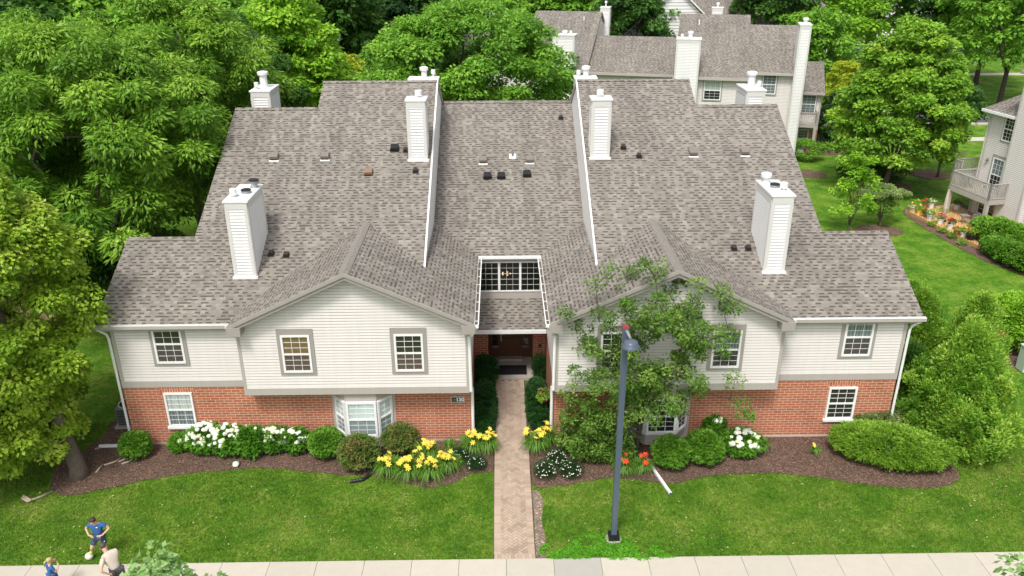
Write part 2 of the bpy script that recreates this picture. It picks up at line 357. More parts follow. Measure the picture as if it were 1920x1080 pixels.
def window(par, o, u, n, w, h, top='p_dark', bot='p_dark', trim=(.11, .16, .11), cols=3, rows=3, sill=True, tm='taupe', fr=.07, mun_bot=True, name='window', label=None):
    """o = bottom centre of the white frame on the wall face."""
    o, u, n = Vector(o), Vector(u), Vector(n)
    f = MB(); hw = w/2
    f.obox(o, u, n, (-hw, -hw+fr), (.0, .07), (0, h)); f.obox(o, u, n, (hw-fr, hw), (.0, .07), (0, h))
    f.obox(o, u, n, (-hw+fr, hw-fr), (.0, .07), (h-fr, h)); f.obox(o, u, n, (-hw+fr, hw-fr), (.0, .075), (0, fr))
    mid = h*.49
    f.obox(o, u, n, (-hw+fr, hw-fr), (.0, .058), (mid-.03, mid+.03))
    iw = w-2*fr; t = .007
    for sash, (a, b, d) in enumerate(((fr, mid-.03, .037), (mid+.03, h-fr, .042))):
        if sash == 0 and not mun_bot: continue
        for c in range(1, cols): x = -iw/2+iw*c/cols; f.obox(o, u, n, (x-t, x+t), (.004, d), (a, b))
        for r in range(1, rows): z = a+(b-a)*r/rows; f.obox(o, u, n, (-iw/2, iw/2), (.003, d-.002), (z-t, z+t))
    wobj = f.build(name, MT['white'], par, world=True, label=label)
    for (a, b, mt) in ((fr, mid-.03, bot), (mid+.03, h-fr, top)):
        g = MB(); p = [o+u*x+n*.029+Z*z for x, z in ((-iw/2, a), (iw/2, a), (iw/2, b), (-iw/2, b))]
        if (p[1]-p[0]).cross(p[2]-p[0]).dot(n) < 0: p = p[::-1]
        g.poly(p); g.build('pane', MT[mt], wobj, world=True)
    if trim:
        s, tp, bt = trim; g = MB()
        g.obox(o, u, n, (-hw-s, -hw-.001), (0, .045), (-bt, h+tp)); g.obox(o, u, n, (hw+.001, hw+s), (0, .045), (-bt, h+tp))
        g.obox(o, u, n, (-hw, hw), (0, .044), (h+.001, h+tp)); g.obox(o, u, n, (-hw, hw), (0, .046), (-bt, -.001))
        g.build('trim', MT[tm], wobj, world=True)
    elif sill:
        g = MB(); g.obox(o, u, n, (-hw-.05, hw+.05), (0, .10), (-.09, -.001)); g.build('sill', MT['white'], wobj, world=True)
    return wobj
def flue(mb, c, r, h, capr, style):
    x, y, z = c
    mb.lathe((x, y, z), [(r*1.5, 0), (r*1.5, .03), (r, .035), (r, h)], 14, 0)
    if style == 'drum': mb.lathe((x, y, z+h), [(r, 0), (capr, .02), (capr, .13), (capr*.88, .155), (capr*.4, .185), (0.001, .19)], 16, 0)
    elif style == 'cap': mb.lathe((x, y, z+h), [(r, 0), (capr, .0), (capr, .17), (capr*.9, .19), (.001, .20)], 16, 0)
    elif style == 'black':
        mb.lathe((x, y, z+h), [(r, 0), (capr, .01), (capr, .09)], 18, 1); mb.lathe((x, y, z+h+.09), [(capr, 0), (capr*1.02, .03), (capr*.7, .05), (.001, .05)], 18, 2)
def chimney(par, x0, x1, y0, y1, zb, zt, flues, front=(0, -1, 0), name='chimney'):
    c = MB(); e = .11
    for (o, u, n, wd) in (((x0, y0, 0), (1, 0, 0), (0, -1, 0), x1-x0), ((x1, y1, 0), (-1, 0, 0), (0, 1, 0), x1-x0), ((x0, y1, 0), (0, -1, 0), (-1, 0, 0), y1-y0), ((x1, y0, 0), (0, 1, 0), (1, 0, 0), y1-y0)):
        siding(c, [(e, zb), (wd-e, zb), (wd-e, zt-.3), (e, zt-.3)], o, u, n, .112, 0, .02)
        if n[1] != 0:
            c.obox(o, u, n, (0, e), (-.05, .025), (zb, zt-.3), 1); c.obox(o, u, n, (wd-e, wd), (-.05, .025), (zb, zt-.3), 1); c.obox(o, u, n, (0, wd), (-.05, .027), (zt-.3, zt-.06), 1)
        else:
            c.obox(o, u, n, (.0, e), (-.05, .025), (zb, zt-.3), 1); c.obox(o, u, n, (wd-e, wd-.0), (-.05, .025), (zb, zt-.3), 1); c.obox(o, u, n, (.05, wd-.05), (-.05, .027), (zt-.3, zt-.06), 1)
    ch = c.build(name, [MT['white_side'], MT['corner_w']], par, world=True)
    k = MB(); k.box(x0-.05, x1+.05, y0-.05, y1+.05, zt-.06, zt-.002)
    k.poly([(x0-.05, y0-.05, zt-.001), (x1+.05, y0-.05, zt-.001), ((x0+x1)/2, (y0+y1)/2, zt+.035)]); k.poly([(x1+.05, y0-.05, zt-.001), (x1+.05, y1+.05, zt-.001), ((x0+x1)/2, (y0+y1)/2, zt+.035)])
    k.poly([(x1+.05, y1+.05, zt-.001), (x0-.05, y1+.05, zt-.001), ((x0+x1)/2, (y0+y1)/2, zt+.035)]); k.poly([(x0-.05, y1+.05, zt-.001), (x0-.05, y0-.05, zt-.001), ((x0+x1)/2, (y0+y1)/2, zt+.035)])
    k.build('chimney_cap', MT['white'], ch, world=True)
    for (fx, fy, r, h, cr, st) in flues:
        q = MB(); flue(q, (x0+(x1-x0)*fx, y0+(y1-y0)*fy, zt), r, h, cr, st)
        q.build('flue', [MT['metal'] if st == 'black' else MT['meshw'], MT['steel'], MT['black']], ch, smooth=False, world=True)
    return ch
def base_flash(par, x0, x1, y, z, s):
    q = MB(); q.obox((0, y, z), (1, 0, 0), (0, -1, 0), (x0-.06, x1+.06), (0, .10), (-.03, .05)); q.build('flashing', MT['white'], par, world=True)
def vent(par, x, y, plane, kind, nrm, up):
    """hood vent lying on a roof plane; up = unit vector upslope, nrm = plane normal"""
    z = plane(x, y); o = Vector((x, y, z)); n = Vector(nrm); v = Vector(up); u = v.cross(n)
    q = MB()
    def bx(a0, a1, b0, b1, c0, c1, m=0, taper=0):
        P = [o+u*a+v*b+n*c for c in (c0, c1) for a, b in ((a0+(taper if c == c1 else 0), b0+(taper*1.2 if c == c1 else 0)), (a1-(taper if c == c1 else 0), b0+(taper*1.2 if c == c1 else 0)), (a1-(taper if c == c1 else 0), b1), (a0+(taper if c == c1 else 0), b1))]
        for f in ((3, 2, 1, 0), (4, 5, 6, 7), (0, 1, 5, 4), (1, 2, 6, 5), (2, 3, 7, 6), (3, 0, 4, 7)): q.poly([P[i] for i in f], m)
    if kind in ('tan', 'black', 'rust'):
        bx(-.19, .19, -.2 if kind == 'tan' else -.12, -.12 if kind == 'tan' else .1, 0, .012, 2 if kind == 'tan' else 1); bx(-.17, .17, -.13, .18, .012, .17, 0, .02); bx(-.13, .13, -.135, -.13, .02, .07, 1)
        q.build('roof_vent', [MT[kind], MT['black'], MT['white']], par, world=True)
    elif kind == 'small':
        bx(-.12, .12, -.12, .12, 0, .01); bx(-.09, .09, -.07, .11, .01, .13, 0, .015); q.build('roof_vent', [MT['bronze'], MT['black']], par, world=True)
    else:
        bx(-.15, .15, -.16, .16, 0, .012, 1); q.tube([o+Z*.0, o+Z*.3], [.05, .045], 10, 0); q.build('vent_pipe', [MT['steel'], MT['white']], par, world=True)
# ================================================================ the apartment building
MT['corner_w'] = plain('chimney_corner', (.62, .61, .58), .5, .04, 1.5)
MT['taupe_l'] = plain('light_taupe_trim', (.43, .395, .36), .5, .05, 1.5); MT['cap'] = plain('ridge_shingle', (.235, .212, .186), .92, .25, 9, .5); MT['rake'] = plain('rake_trim', (.34, .31, .28), .5, .07, 2)
E_, OE, S_ = 4.90, .231, .505
A_, B_, C_, G_, X1, XW, XM = 13.477, 9.187, 1.221, 5.283, 3.086, 11.43, 7.98
ZT, YF, ZB = 5.153, -1.035, 2.37
SGO = .47; ZG = ZT+SGO*(B_-G_); SGI = (ZG-ZT)/(G_-C_)
zm = lambda y: E_+S_*(y+OE); ym = lambda z: (z-E_)/S_-OE
DC = 2.417; zc_ = lambda y: zm(y)-DC; yc_ = lambda z: ym(z+DC)
ZX1 = ZT+SGI*(X1-C_)
bld = thing('apartment_building', 'two-storey brick and cream-sided apartment building with two front gables, entry number 130', 'building', (0, 0, 0))
YB = 22.5
def P3(x, y, zf): return Vector((x, y, zf(y) if callable(zf) else zf))
TH = Vector((0, 0, -.13))
for s in (-1, 1):
    q = lambda x: s*x
    # --- main front slope (continuous over wing, middle and high block)
    r = MB()
    r.prism([P3(q(x), y, zm) for x, y in ((A_+.36, -OE), (X1-.04, -OE), (X1-.04, ym(10.836)), (XM, ym(10.836)), (XM, ym(10.02)), (XW, ym(10.02)), (XW, ym(6.675)), (A_+.36, ym(6.675)))], TH, 0, 1)
    r.build('roof', [MT['shingle'], MT['taupe']], bld)
    for (xa, xb, zr) in ((A_+.36, XW, 6.675), (XW, XM, 10.02), (XM, X1-.04, 10.836)):
        y0 = ym(zr); y1 = y0+(zr-E_)/S_
        r = MB(); r.prism([(q(xa), y0, zr), (q(xb), y0, zr), (q(xb), y1, E_), (q(xa), y1, E_)], TH, 0, 1)
        r.build('rear_roof', [MT['shingle'], MT['taupe']], bld)
        r = MB()       # ridge cap
        for sy in (-1, 1): r.poly([(q(xa), y0, zr+.03), (q(xb), y0, zr+.03), (q(xb), y0+sy*.15, zr+.03-.15*S_), (q(xa), y0+sy*.15, zr+.03-.15*S_)][::(1 if sy*s < 0 else -1)])
        r.build('ridge_cap', MT['shingle'], bld)
    # --- gable over the bump-out
    yr = ym(ZG)
    r = MB(); r.prism([(q(B_), YF, ZT), (q(G_), YF, ZG), (q(G_), yr+.05, ZG), (q(B_), ym(ZT)+.05, ZT)], (0, 0, -.12), 0, 1); r.build('gable_roof', [MT['shingle'], MT['taupe']], bld)
    r = MB(); r.prism([(q(G_), YF, ZG), (q(C_), YF, ZT), (q(C_), yc_(ZT), ZT), (q(X1-.06), yc_(ZX1), ZX1), (q(X1-.06), ym(ZX1)+.02, ZX1), (q(G_), yr+.05, ZG)], (0, 0, -.12), 0, 1); r.build('gable_roof', [MT['shingle'], MT['taupe']], bld)
    r = MB(); k = 0; y = YF-.01
    while y < yr-.05:                       # hand-sized ridge shingles lapped along the gable ridge
        for sx, sg in ((1, SGO), (-1, SGI)):
            a, b = y, min(y+.15, yr); t0, t1 = .045, .02
            pts = [(q(G_), a, ZG+t0), (q(G_+sx*.15), a, ZG+t0-.15*sg), (q(G_+sx*.15), b, ZG+t1-.15*sg), (q(G_), b, ZG+t1)]
            if sx*s < 0: pts = pts[::-1]
            r.poly(pts[::-1], 0, ((k*.37) % 5, (k*.143*3+.09) % 7)); r.poly([(q(G_), a, ZG+t0), (q(G_), a, ZG), (q(G_+sx*.15), a, ZG-.15*sg), (q(G_+sx*.15), a, ZG+t0-.15*sg)], 1)
        y += .15; k += 1
    r.build('ridge_cap', [MT['cap'], MT['taupe']], bld)
    # rake boards: two stepped strips, plus boxed returns at both tips
    r = MB()
    for (yy, t0, t1) in ((YF-.03, .012, -.11), (YF+.02, -.11, -.24)):
        for (xa, za, xb, zb_) in ((B_, ZT, G_, ZG), (G_, ZG, C_, ZT)):
            r.poly([(q(xa), yy, za+t1), (q(xb), yy, zb_+t1), (q(xb), yy, zb_+t0), (q(xa), yy, za+t0)][::s*-1])
            r.poly([(q(xa), yy, za+t1), (q(xb), yy, zb_+t1), (q(xb), yy+.06, zb_+t1), (q(xa), yy+.06, za+t1)][::s])
            r.poly([(q(xa), yy, za+t0), (q(xb), yy, zb_+t0), (q(xb), yy+.045, zb_+t0+.001), (q(xa), yy+.045, za+t0+.001)][::s*-1])
    for (xa, za, xb, zb_) in ((B_, ZT, G_, ZG), (G_, ZG, C_, ZT)):     # sloping soffit
        r.poly([(q(xa), YF+.02, za-.24), (q(xb), YF+.02, zb_-.24), (q(xb), -.6, zb_-.22), (q(xa), -.6, za-.22)][::s])
    r.build('rake_board', MT['rake'], bld)
    for xa, xb in ((B_+.02, B_-.42), (C_-.02, C_+.42)):
        r = MB(); sl_ = SGO*.42*.8
        pts = [(q(xa), ZT-.02), (q(xb), ZT-.1+sl_*.5), (q(xb), ZT-.34), (q(xa), ZT-.30)]
        if (q(xb) > q(xa)): pts = pts[::-1]
        n_ = len(pts); F_ = [Vector((x, YF-.045, z)) for x, z in pts]; Bk = [Vector((x, -.55, z)) for x, z in pts]
        r.poly(F_[::-1] if False else F_); r.poly(Bk[::-1])
        for i in range(n_): j = (i+1) % n_; r.poly([F_[j], F_[i], Bk[i], Bk[j]])
        r.build('eave_return', MT['rake'], bld)
    # --- walls
    bx = -.6     # bump-out face
    w_ = MB(); xo, xi = B_-.107, C_+.229
    pl = [(q(xo-.1), ZB+.26), (q(xi+.1), ZB+.26), (q(xi+.1), ZT-.10), (q(G_), ZG-.16), (q(xo-.1), ZT-.10)]
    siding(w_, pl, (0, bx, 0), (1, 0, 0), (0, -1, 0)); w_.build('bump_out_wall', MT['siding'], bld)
    w_ = MB(); w_.obox((0, bx, 0), (1, 0, 0), (0, -1, 0), tuple(sorted((q(xo), q(xi)))), (-.06, .03), (ZB, ZB+.26))
    for xa, xb in ((xo-.1, xo), (xi, xi+.1)): w_.obox((0, bx, 0), (1, 0, 0), (0, -1, 0), tuple(sorted((q(xa), q(xb)))), (-.1, .028), (ZB+.26, ZT-.2))
    w_.build('band_trim', MT['taupe_l'], bld)
    w_ = MB(); w_.box(*sorted((q(xo-.01), q(xi+.01))), bx+.01, -.0, ZB+.004, ZB+.05); w_.build('soffit', MT['taupe'], bld)
    w_ = MB(); siding(w_, [(0, ZB), (.6, ZB), (.6, ZT), (0, ZT)], (q(xo), 0, 0), (0, -1, 0), (s, 0, 0)); w_.build('bump_side_wall', MT['siding'], bld)
    # wing siding
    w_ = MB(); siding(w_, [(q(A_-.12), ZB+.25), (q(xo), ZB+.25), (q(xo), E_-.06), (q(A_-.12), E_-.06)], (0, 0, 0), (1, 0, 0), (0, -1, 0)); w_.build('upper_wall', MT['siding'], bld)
    w_ = MB(); w_.obox((0, 0, 0), (1, 0, 0), (0, -1, 0), tuple(sorted((q(A_), q(xo)))), (-.05, .03), (ZB, ZB+.25)); w_.obox((0, 0, 0), (1, 0, 0), (0, -1, 0), tuple(sorted((q(A_), q(A_-.12)))), (-.13, .03), (ZB+.25, E_-.1))
    w_.obox((0, 0, 0), (1, 0, 0), (0, -1, 0), tuple(sorted((q(A_+.36), q(B_-.1)))), (0, OE-.01), (E_-.26, E_-.135)); w_.build('band_trim', MT['taupe_l'], bld)
    # brick
    w_ = MB(); w_.obox((0, 0, 0), (1, 0, 0), (0, -1, 0), tuple(sorted((q(A_), q(6.3)))), (-.2, 0), (.08, ZB)); w_.obox((0, 0, 0), (1, 0, 0), (0, -1, 0), tuple(sorted((q(4.12), q(1.45)))), (-.2, 0), (.08, ZB))
    w_.obox((q(1.45), 0, 0), (0, 1, 0), (-s, 0, 0), (.2, 4.9), (-.2, 0), (.08, ZB)); w_.obox((q(A_), 0, 0), (0, 1, 0), (s, 0, 0), (.2, 6.7), (-.2, 0), (.08, ZB))
    w_.build('brick_wall', MT['brick'], bld)
    w_ = MB(); w_.box(*sorted((q(A_+.02), q(1.43))), -.03, .2, -.3, .08); w_.build('foundation', MT['slab'], bld)
    # courtyard upper wall, gable-end walls, side and rear walls
    w_ = MB(); siding(w_, [(-.6, ZB+.002), (5.1, ZB+.002), (5.1, ZT-.02), (-.6, ZT-.02)], (q(1.45), 0, 0), (0, 1, 0), (-s, 0, 0)); w_.build('courtyard_wall', MT['siding'], bld)
    w_ = MB()
    siding(w_, [(.0, ZB), (6.7, ZB), (6.7, E_-.05), (ym(6.675), 6.6), (.0, E_)], (q(A_), 0, 0), (0, 1, 0), (s, 0, 0))
    w_.build('side_wall', MT['siding'], bld)
    w_ = MB(); siding(w_, [(3.2, 5.0), (19.9, 5.0), (ym(10.02), 9.95)], (q(XW-.2), 0, 0), (0, 1, 0), (s, 0, 0)); siding(w_, [(6.7, .05), (19.6, .05), (19.6, 5.0), (6.7, 5.0)], (q(XW-.2), 0, 0), (0, 1, 0), (s, 0, 0)); w_.build('side_wall', MT['siding'], bld)
    w_ = MB(); siding(w_, [(9.7, 9.6), (13.1, 9.6), (ym(10.836), 10.75)], (q(XM-.1), 0, 0), (0, 1, 0), (s, 0, 0)); w_.build('side_wall', MT['siding'], bld)
    w_ = MB(); siding(w_, [(q(A_), .05), (q(XW-.2), .05), (q(XW-.2), E_-.1), (q(A_), E_-.1)], (0, 6.7, 0), (1, 0, 0), (0, 1, 0)); siding(w_, [(q(XW-.2), .05), (0, .05), (0, E_-.1), (q(XW-.2), E_-.1)], (0, 19.6, 0), (1, 0, 0), (0, 1, 0)); w_.build('rear_wall', MT['siding'], bld)
    # white stepped wall between the high roof and the centre roof, with its back rake
    yk = yc_(ZX1)
    w_ = MB(); ymx = ym(10.836)
    P_ = [(ym(ZX1)-.4, ZX1-.45), (yk, ZX1-.30), (13.7, 9.40), (13.75, 9.62), (ymx, 10.80), (ym(ZX1)-.4, zm(ym(ZX1)-.4)-.03)]
    pts = [(q(X1-.05), y, z) for y, z in P_]; pts2 = [(q(X1+.1), y, z) for y, z in P_]
    w_.poly(pts if s < 0 else pts[::-1]); w_.poly(pts2 if s > 0 else pts2[::-1]); w_.build('parapet_wall', MT['white'], bld)
    w_ = MB()
    w_.prism([(q(X1-.10), ymx+.0, 10.80), (q(X1+.08), ymx, 10.80), (q(X1+.08), 16.0, 10.836-S_*(16-ymx)-.036), (q(X1-.10), 16.0, 10.836-S_*(16-ymx)-.036)], (0, 0, -.25), 0, 0); w_.build('rake_board', MT['taupe'], bld)
    w_ = MB(); w_.prism([(q(X1-.085), ym(ZX1)-.3, zm(ym(ZX1)-.3)+.012), (q(X1-.02), ym(ZX1)-.3, zm(ym(ZX1)-.3)+.012), (q(X1-.02), ymx, 10.836+.012), (q(X1-.085), ymx, 10.836+.012)], (0, 0, -.12)); w_.build('drip_edge', MT['white'], bld)
    # gutters
    def gutter(o, u, n, a, b, name='gutter', hang=.85):
        g = MB(); g.obox(o, u, n, (a, b), (.0, .012), (-.13, 0)); g.obox(o, u, n, (a, b), (.115, .135), (-.13, -.012), 2); g.obox(o, u, n, (a, b), (.108, .142), (-.012, .008)); g.obox(o, u, n, (a, b), (.0, .12), (-.13, -.115), 1); 
        for e in (a, b): g.obox(o, u, n, (e-.008, e+.008), (0, .13), (-.125, 0))
        t = a+.3
        while t < b-.1: g.obox(o, u, n, (t-.012, t+.012), (.012, .115), (-.02, -.005)); t += hang
        g.build(name, [MT['white'], MT['gut_in'] if 'gut_in' in MT else MT.setdefault('gut_in', plain('gutter_inside', (.16, .13, .10), .8, .4, 12)), MT['taupe_l']], bld)
    gutter((0, -OE, E_+.0), (s, 0, 0), (0, -1, 0), B_+.1, A_+.40)
    gutter((q(C_), 0, ZT-.01), (0, 1, 0), (-s, 0, 0), YF+.02, yc_(ZT)-.1, hang=.75)
    g = MB(); g.obox((q(B_-.02), -OE-.12, E_+.02), (s*.85, -.5, 0), (.5*s, .85, 0), (0, .32), (0, .03), (-.1, .03)); g.build('diverter', MT['white'], bld)
    # downspouts
    g = MB(); g.tube([(q(A_+.28), -OE-.07, E_-.13), (q(A_+.1), -.1, E_-.42), (q(A_+.06), -.08, E_-.6), (q(A_+.06), -.08, .35), (q(A_+.06), -.2, .22)], .045, 8); g.build('downspout', MT['white'], bld)
    g = MB(); g.tube([(q(C_-.07), YF+.15, ZT-.14), (q(C_+.1), -.8, ZT-.5), (q(1.42), -.66, ZT-.62), (q(1.40), -.66, ZB+.1), (q(1.39), -.06, ZB-.12), (q(1.39), -.06, .1)], .055, 8); g.build('downspout', MT['white'], bld)
    # --- windows
    FRN = ((1, 0, 0), (0, -1, 0))
    if s < 0:
        window(bld, (-11.6, 0, 3.32), *FRN, .98, 1.50, 'p_blind', 'p_blind', (.11, .02, .10)); window(bld, (-11.62, 0, .80), *FRN, .98, 1.35, 'p_curt', 'p_curtd', None)
        window(bld, (-7.16, -.6, 3.25), *FRN, .96, 1.40, 'p_tan', 'p_brown', (.12, .22, .10)); window(bld, (-3.43, -.6, 3.25), *FRN, .96, 1.40, 'p_blind', 'p_brown', (.12, .22, .10))
        bay = ('p_shade', 'p_shaded')
    else:
        window(bld, (11.84, 0, 3.32), *FRN, .98, 1.48, 'p_curtd', 'p_blind', (.11, .02, .10)); window(bld, (11.66, 0, .78), *FRN, 1.0, 1.30, 'p_blind', 'p_blind', None)
        window(bld, (7.16, -.6, 3.25), *FRN, .96, 1.40, 'p_curtd', 'p_dark', (.12, .22, .10)); window(bld, (3.43, -.6, 3.25), *FRN, .96, 1.40, 'p_dark', 'p_dark', (.12, .22, .10))
        bay = ('p_dark', 'p_dark')
    wx = 11.62 if s < 0 else 11.66
    g = MB(); g.obox((0, 0, 0), (1, 0, 0), (0, -1, 0), (q(wx)-.6, q(wx)+.6), (-.02, .006), (ZB-.30+.0, ZB-.003)) if s < 0 else g.obox((0, 0, 0), (1, 0, 0), (0, -1, 0), (q(wx)-.6, q(wx)+.6), (-.02, .006), (ZB-.25, ZB-.003)); g.build('brick_lintel', MT['brick_v'], bld)
    # --- bay window
    bc = q(5.21); bo, bi, bd = .97, .53, .5
    b_ = MB(); P_ = [(bc-bo, 0), (bc-bi, -bd), (bc+bi, -bd), (bc+bo, 0)]
    for (a, b) in zip(P_[:-1], P_[1:]):
        for z0, z1, m in ((.10, .58, 0), (1.98, ZB, 0)):
            b_.poly([(a[0], a[1], z0), (b[0], b[1], z0), (b[0], b[1], z1), (a[0], a[1], z1)])
        b_.poly([(a[0]*1, a[1]+.03, .5), (b[0], b[1]+.03, .5), (b[0], b[1]+.03, 2.05), (a[0], a[1]+.03, 2.05)], 1)
        dx, dy = b[0]-a[0], b[1]-a[1]; l_ = math.hypot(dx, dy); u_ = (dx/l_, dy/l_, 0); n__ = (u_[1], -u_[0], 0)
        b_.obox((a[0], a[1], 0), u_, n__, (0, l_), (.0, .03), (.10, .17), 0); b_.obox((a[0], a[1], 0), u_, n__, (0, l_), (0, .05), (.53, .60), 1)
    b_.poly([(x, y, .10) for x, y in P_[::-1]]); b_.poly([(x, y, .5) for x, y in P_], 0)
    b_.obox((0, 0, 0), (1, 0, 0), (0, -1, 0), (bc-1.1, bc-bo), (-.2, .012), (.06, ZB-.004)); b_.obox((0, 0, 0), (1, 0, 0), (0, -1, 0), (bc+bo, bc+1.1), (-.2, .012), (.06, ZB-.004))
    bay_o = b_.build('bay_window', [MT['taupe_l'], MT['white']], bld)
    for i, (a, b) in enumerate(zip(P_[:-1], P_[1:])):
        dx, dy = b[0]-a[0], b[1]-a[1]; l_ = math.hypot(dx, dy); u_ = Vector((dx/l_, dy/l_, 0)); n__ = Vector((u_.y, -u_.x, 0)); m_ = Vector(((a[0]+b[0])/2, (a[1]+b[1])/2, .60))
        window(bay_o, m_, u_, n__, l_-.02, 1.40, bay[0], bay[1], None, cols=3 if i == 1 else 2, sill=False, name='window', fr=.075)
# --- centre roof, window wall, porch
r = MB()
r.prism([P3(-C_, yc_(ZT), zc_), P3(C_, yc_(ZT), zc_), P3(X1-.04, yc_(ZX1), zc_), P3(X1-.04, 13.71, zc_), P3(-X1+.04, 13.71, zc_), P3(-X1+.04, yc_(ZX1), zc_)], (0, 0, -.13), 0, 1); r.build('centre_roof', [MT['shingle'], MT['taupe']], bld)
r = MB(); zr = zc_(13.71); r.prism([(-X1+.04, 13.71, zr), (X1-.04, 13.71, zr), (X1-.04, 21.5, zr-S_*7.79), (-X1+.04, 21.5, zr-S_*7.79)], TH, 0, 1); r.build('rear_roof', [MT['shingle'], MT['taupe']], bld)
r = MB()
for sy in (-1, 1): r.poly([(-X1+.05, 13.71, zr+.03), (X1-.05, 13.71, zr+.03), (X1-.05, 13.71+sy*.15, zr-.045), (-X1+.05, 13.71+sy*.15, zr-.045)][::-sy])
r.build('ridge_cap', MT['shingle'], bld)
gw = MB(); WY = 5.25
gw.obox((0, WY, 0), (1, 0, 0), (0, -1, 0), (-1.46, 1.46), (0, .03), (3.22, 3.55)); gw.obox((0, WY, 0), (1, 0, 0), (0, -1, 0), (-1.46, 1.46), (0, .03), (4.86, 5.12)); 
gw.obox((0, WY, 0), (1, 0, 0), (0, -1, 0), (-1.46, -1.24), (0, .03), (3.55, 4.86)); gw.obox((0, WY, 0), (1, 0, 0), (0, -1, 0), (1.24, 1.46), (0, .03), (3.55, 4.86)); gw.build('band_trim', MT['taupe_l'], bld)
gw = MB(); gw.obox((0, yc_(ZT), ZT), (1, 0, 0), (0, -1, 0), (-C_, C_), (.0, .10), (-.10, .0)); gw.obox((0, yc_(ZT), ZT), (1, 0, 0), (0, -1, 0), (-C_, C_), (-.2, .0), (-.14, -.1)); gw.build('gutter', MT['white'], bld)
f = MB(); o_ = (0, WY, 3.56)
for a, b in ((-1.24, -.42), (-.42, .42), (.42, 1.24)):
    ee = .045
    f.obox(o_, (1, 0, 0), (0, -1, 0), (a, a+ee), (0, .06), (0, 1.29)); f.obox(o_, (1, 0, 0), (0, -1, 0), (b-ee, b), (0, .06), (0, 1.29)); f.obox(o_, (1, 0, 0), (0, -1, 0), (a+ee, b-ee), (0, .06), (0, ee)); f.obox(o_, (1, 0, 0), (0, -1, 0), (a+ee, b-ee), (0, .06), (1.29-ee, 1.29))
    for c in range(1, 3): x = a+ee+(b-a-2*ee)*c/3; f.obox(o_, (1, 0, 0), (0, -1, 0), (x-.0045, x+.0045), (.0, .02), (ee, 1.29-ee))
    for c in range(1, 5): z = ee+(1.29-2*ee)*c/5; f.obox(o_, (1, 0, 0), (0, -1, 0), (a+ee, b-ee), (.0, .018), (z-.0045, z+.0045))
wo_ = f.build('window', MT['white'], bld, label='wide three-part window above the entry porch')
m, nt_, b_, out_ = new_mat('clear_glass'); b_.inputs['Base Color'].default_value = (.02, .025, .02, 1); b_.inputs['Roughness'].default_value = .03
tr = N(nt_, 'ShaderNodeBsdfTransparent'); tr.inputs[0].default_value = (.55, .6, .55, 1); mx = N(nt_, 'ShaderNodeMixShader'); mx.inputs[0].default_value = .45
L(nt_, tr.outputs[0], mx.inputs[1]); L(nt_, b_.outputs[0], mx.inputs[2]); L(nt_, mx.outputs[0], out_.inputs[0]); MT['clear'] = m
g = MB(); g.poly([(-1.2, WY-.006, 3.6), (1.2, WY-.006, 3.6), (1.2, WY-.006, 4.82), (-1.2, WY-.006, 4.82)]); g.build('pane', MT['clear'], wo_)
# room behind the window: dark walls so the lamp reads
MT['room'] = plain('stair_hall', (.12, .10, .075), .8)
g = MB(); g.box(-1.5, 1.5, 9.0, 9.1, 2.9, 6.2); g.box(-1.6, -1.5, 5.3, 9, 2.9, 4.95); g.box(1.5, 1.6, 5.3, 9, 2.9, 4.95); g.box(-1.5, 1.5, 5.3, 9, 2.8, 2.9); g.build('stair_hall', MT['room'], bld)
em, nt_, b_, out_ = new_mat('lamp_glow'); b_.inputs['Emission Color'].default_value = (1, .62, .34, 1); b_.inputs['Emission Strength'].default_value = 4; MT['glow'] = em
cx_ = AY(949, 515, 6.6); ch = thing('chandelier', 'small lit chandelier glowing behind the wide window above the porch', 'chandelier', (cx_.x, 6.6, cx_.z))
g = MB(); g.tube([(0, 0, 1.1), (0, 0, .0)], .012, 6); g.blob((0, 0, -.02), .05)
for k in range(5): a = k*2*math.pi/5; g.tube([(0, 0, 0), (.1*math.cos(a), .1*math.sin(a), -.05), (.17*math.cos(a), .17*math.sin(a), .02)], .009, 5)
g.build('frame', MT['bronze'], ch)
for k in range(5): a = k*2*math.pi/5; g = MB(); g.blob((.17*math.cos(a), .17*math.sin(a), .05), (.026, .026, .035)); g.build('bulb', MT['glow'], ch)
# porch roof
r = MB(); r.prism([(-1.38, 3.72, 2.60), (1.40, 3.72, 2.60), (1.40, 5.24, 3.26), (-1.38, 5.24, 3.26)], (0, 0, -.1), 0, 1)
MT['shingle_w'] = MT['shingle']; r.build('porch_roof', [MT['shingle'], MT['taupe']], bld)
g = MB(); g.obox((0, 3.72, 2.59), (1, 0, 0), (0, -1, 0), (-1.38, 1.40), (0, .012), (-.12, 0)); g.obox((0, 3.72, 2.59), (1, 0, 0), (0, -1, 0), (-1.38, 1.40), (.1, .125), (-.12, .01)); g.obox((0, 3.72, 2.59), (1, 0, 0), (0, -1, 0), (-1.38, 1.40), (0, .12), (-.12, -.105)); g.build('gutter', MT['white'], bld)
g = MB(); g.box(-1.44, 1.44, 3.78, 5.1, 2.42, 2.5); g.build('soffit', MT['taupe'], bld)
g = MB(); g.box(-1.45, -.90, 4.9, 6.15, 0, 2.42); g.box(.93, 1.45, 4.9, 6.15, 0, 2.42); g.box(-1.45, 1.45, 5.0, 5.2, 2.5, 2.95); g.build('entry_brick', MT['brick'], bld)
g = MB(); g.box(-.90, .93, 6.05, 6.15, 0.1, 2.42); g.build('entry_panel', MT['door'], bld)
d = MB(); d.box(-.42, .48, 5.99, 6.048, .16, 2.3)
for (xa, xb, za, zb2) in ((-.34, -.02, 1.25, 2.15), (.08, .40, 1.25, 2.15), (-.34, -.02, .3, 1.1), (.08, .40, .3, 1.1)): d.box(xa, xb, 5.965, 5.988, za, zb2)
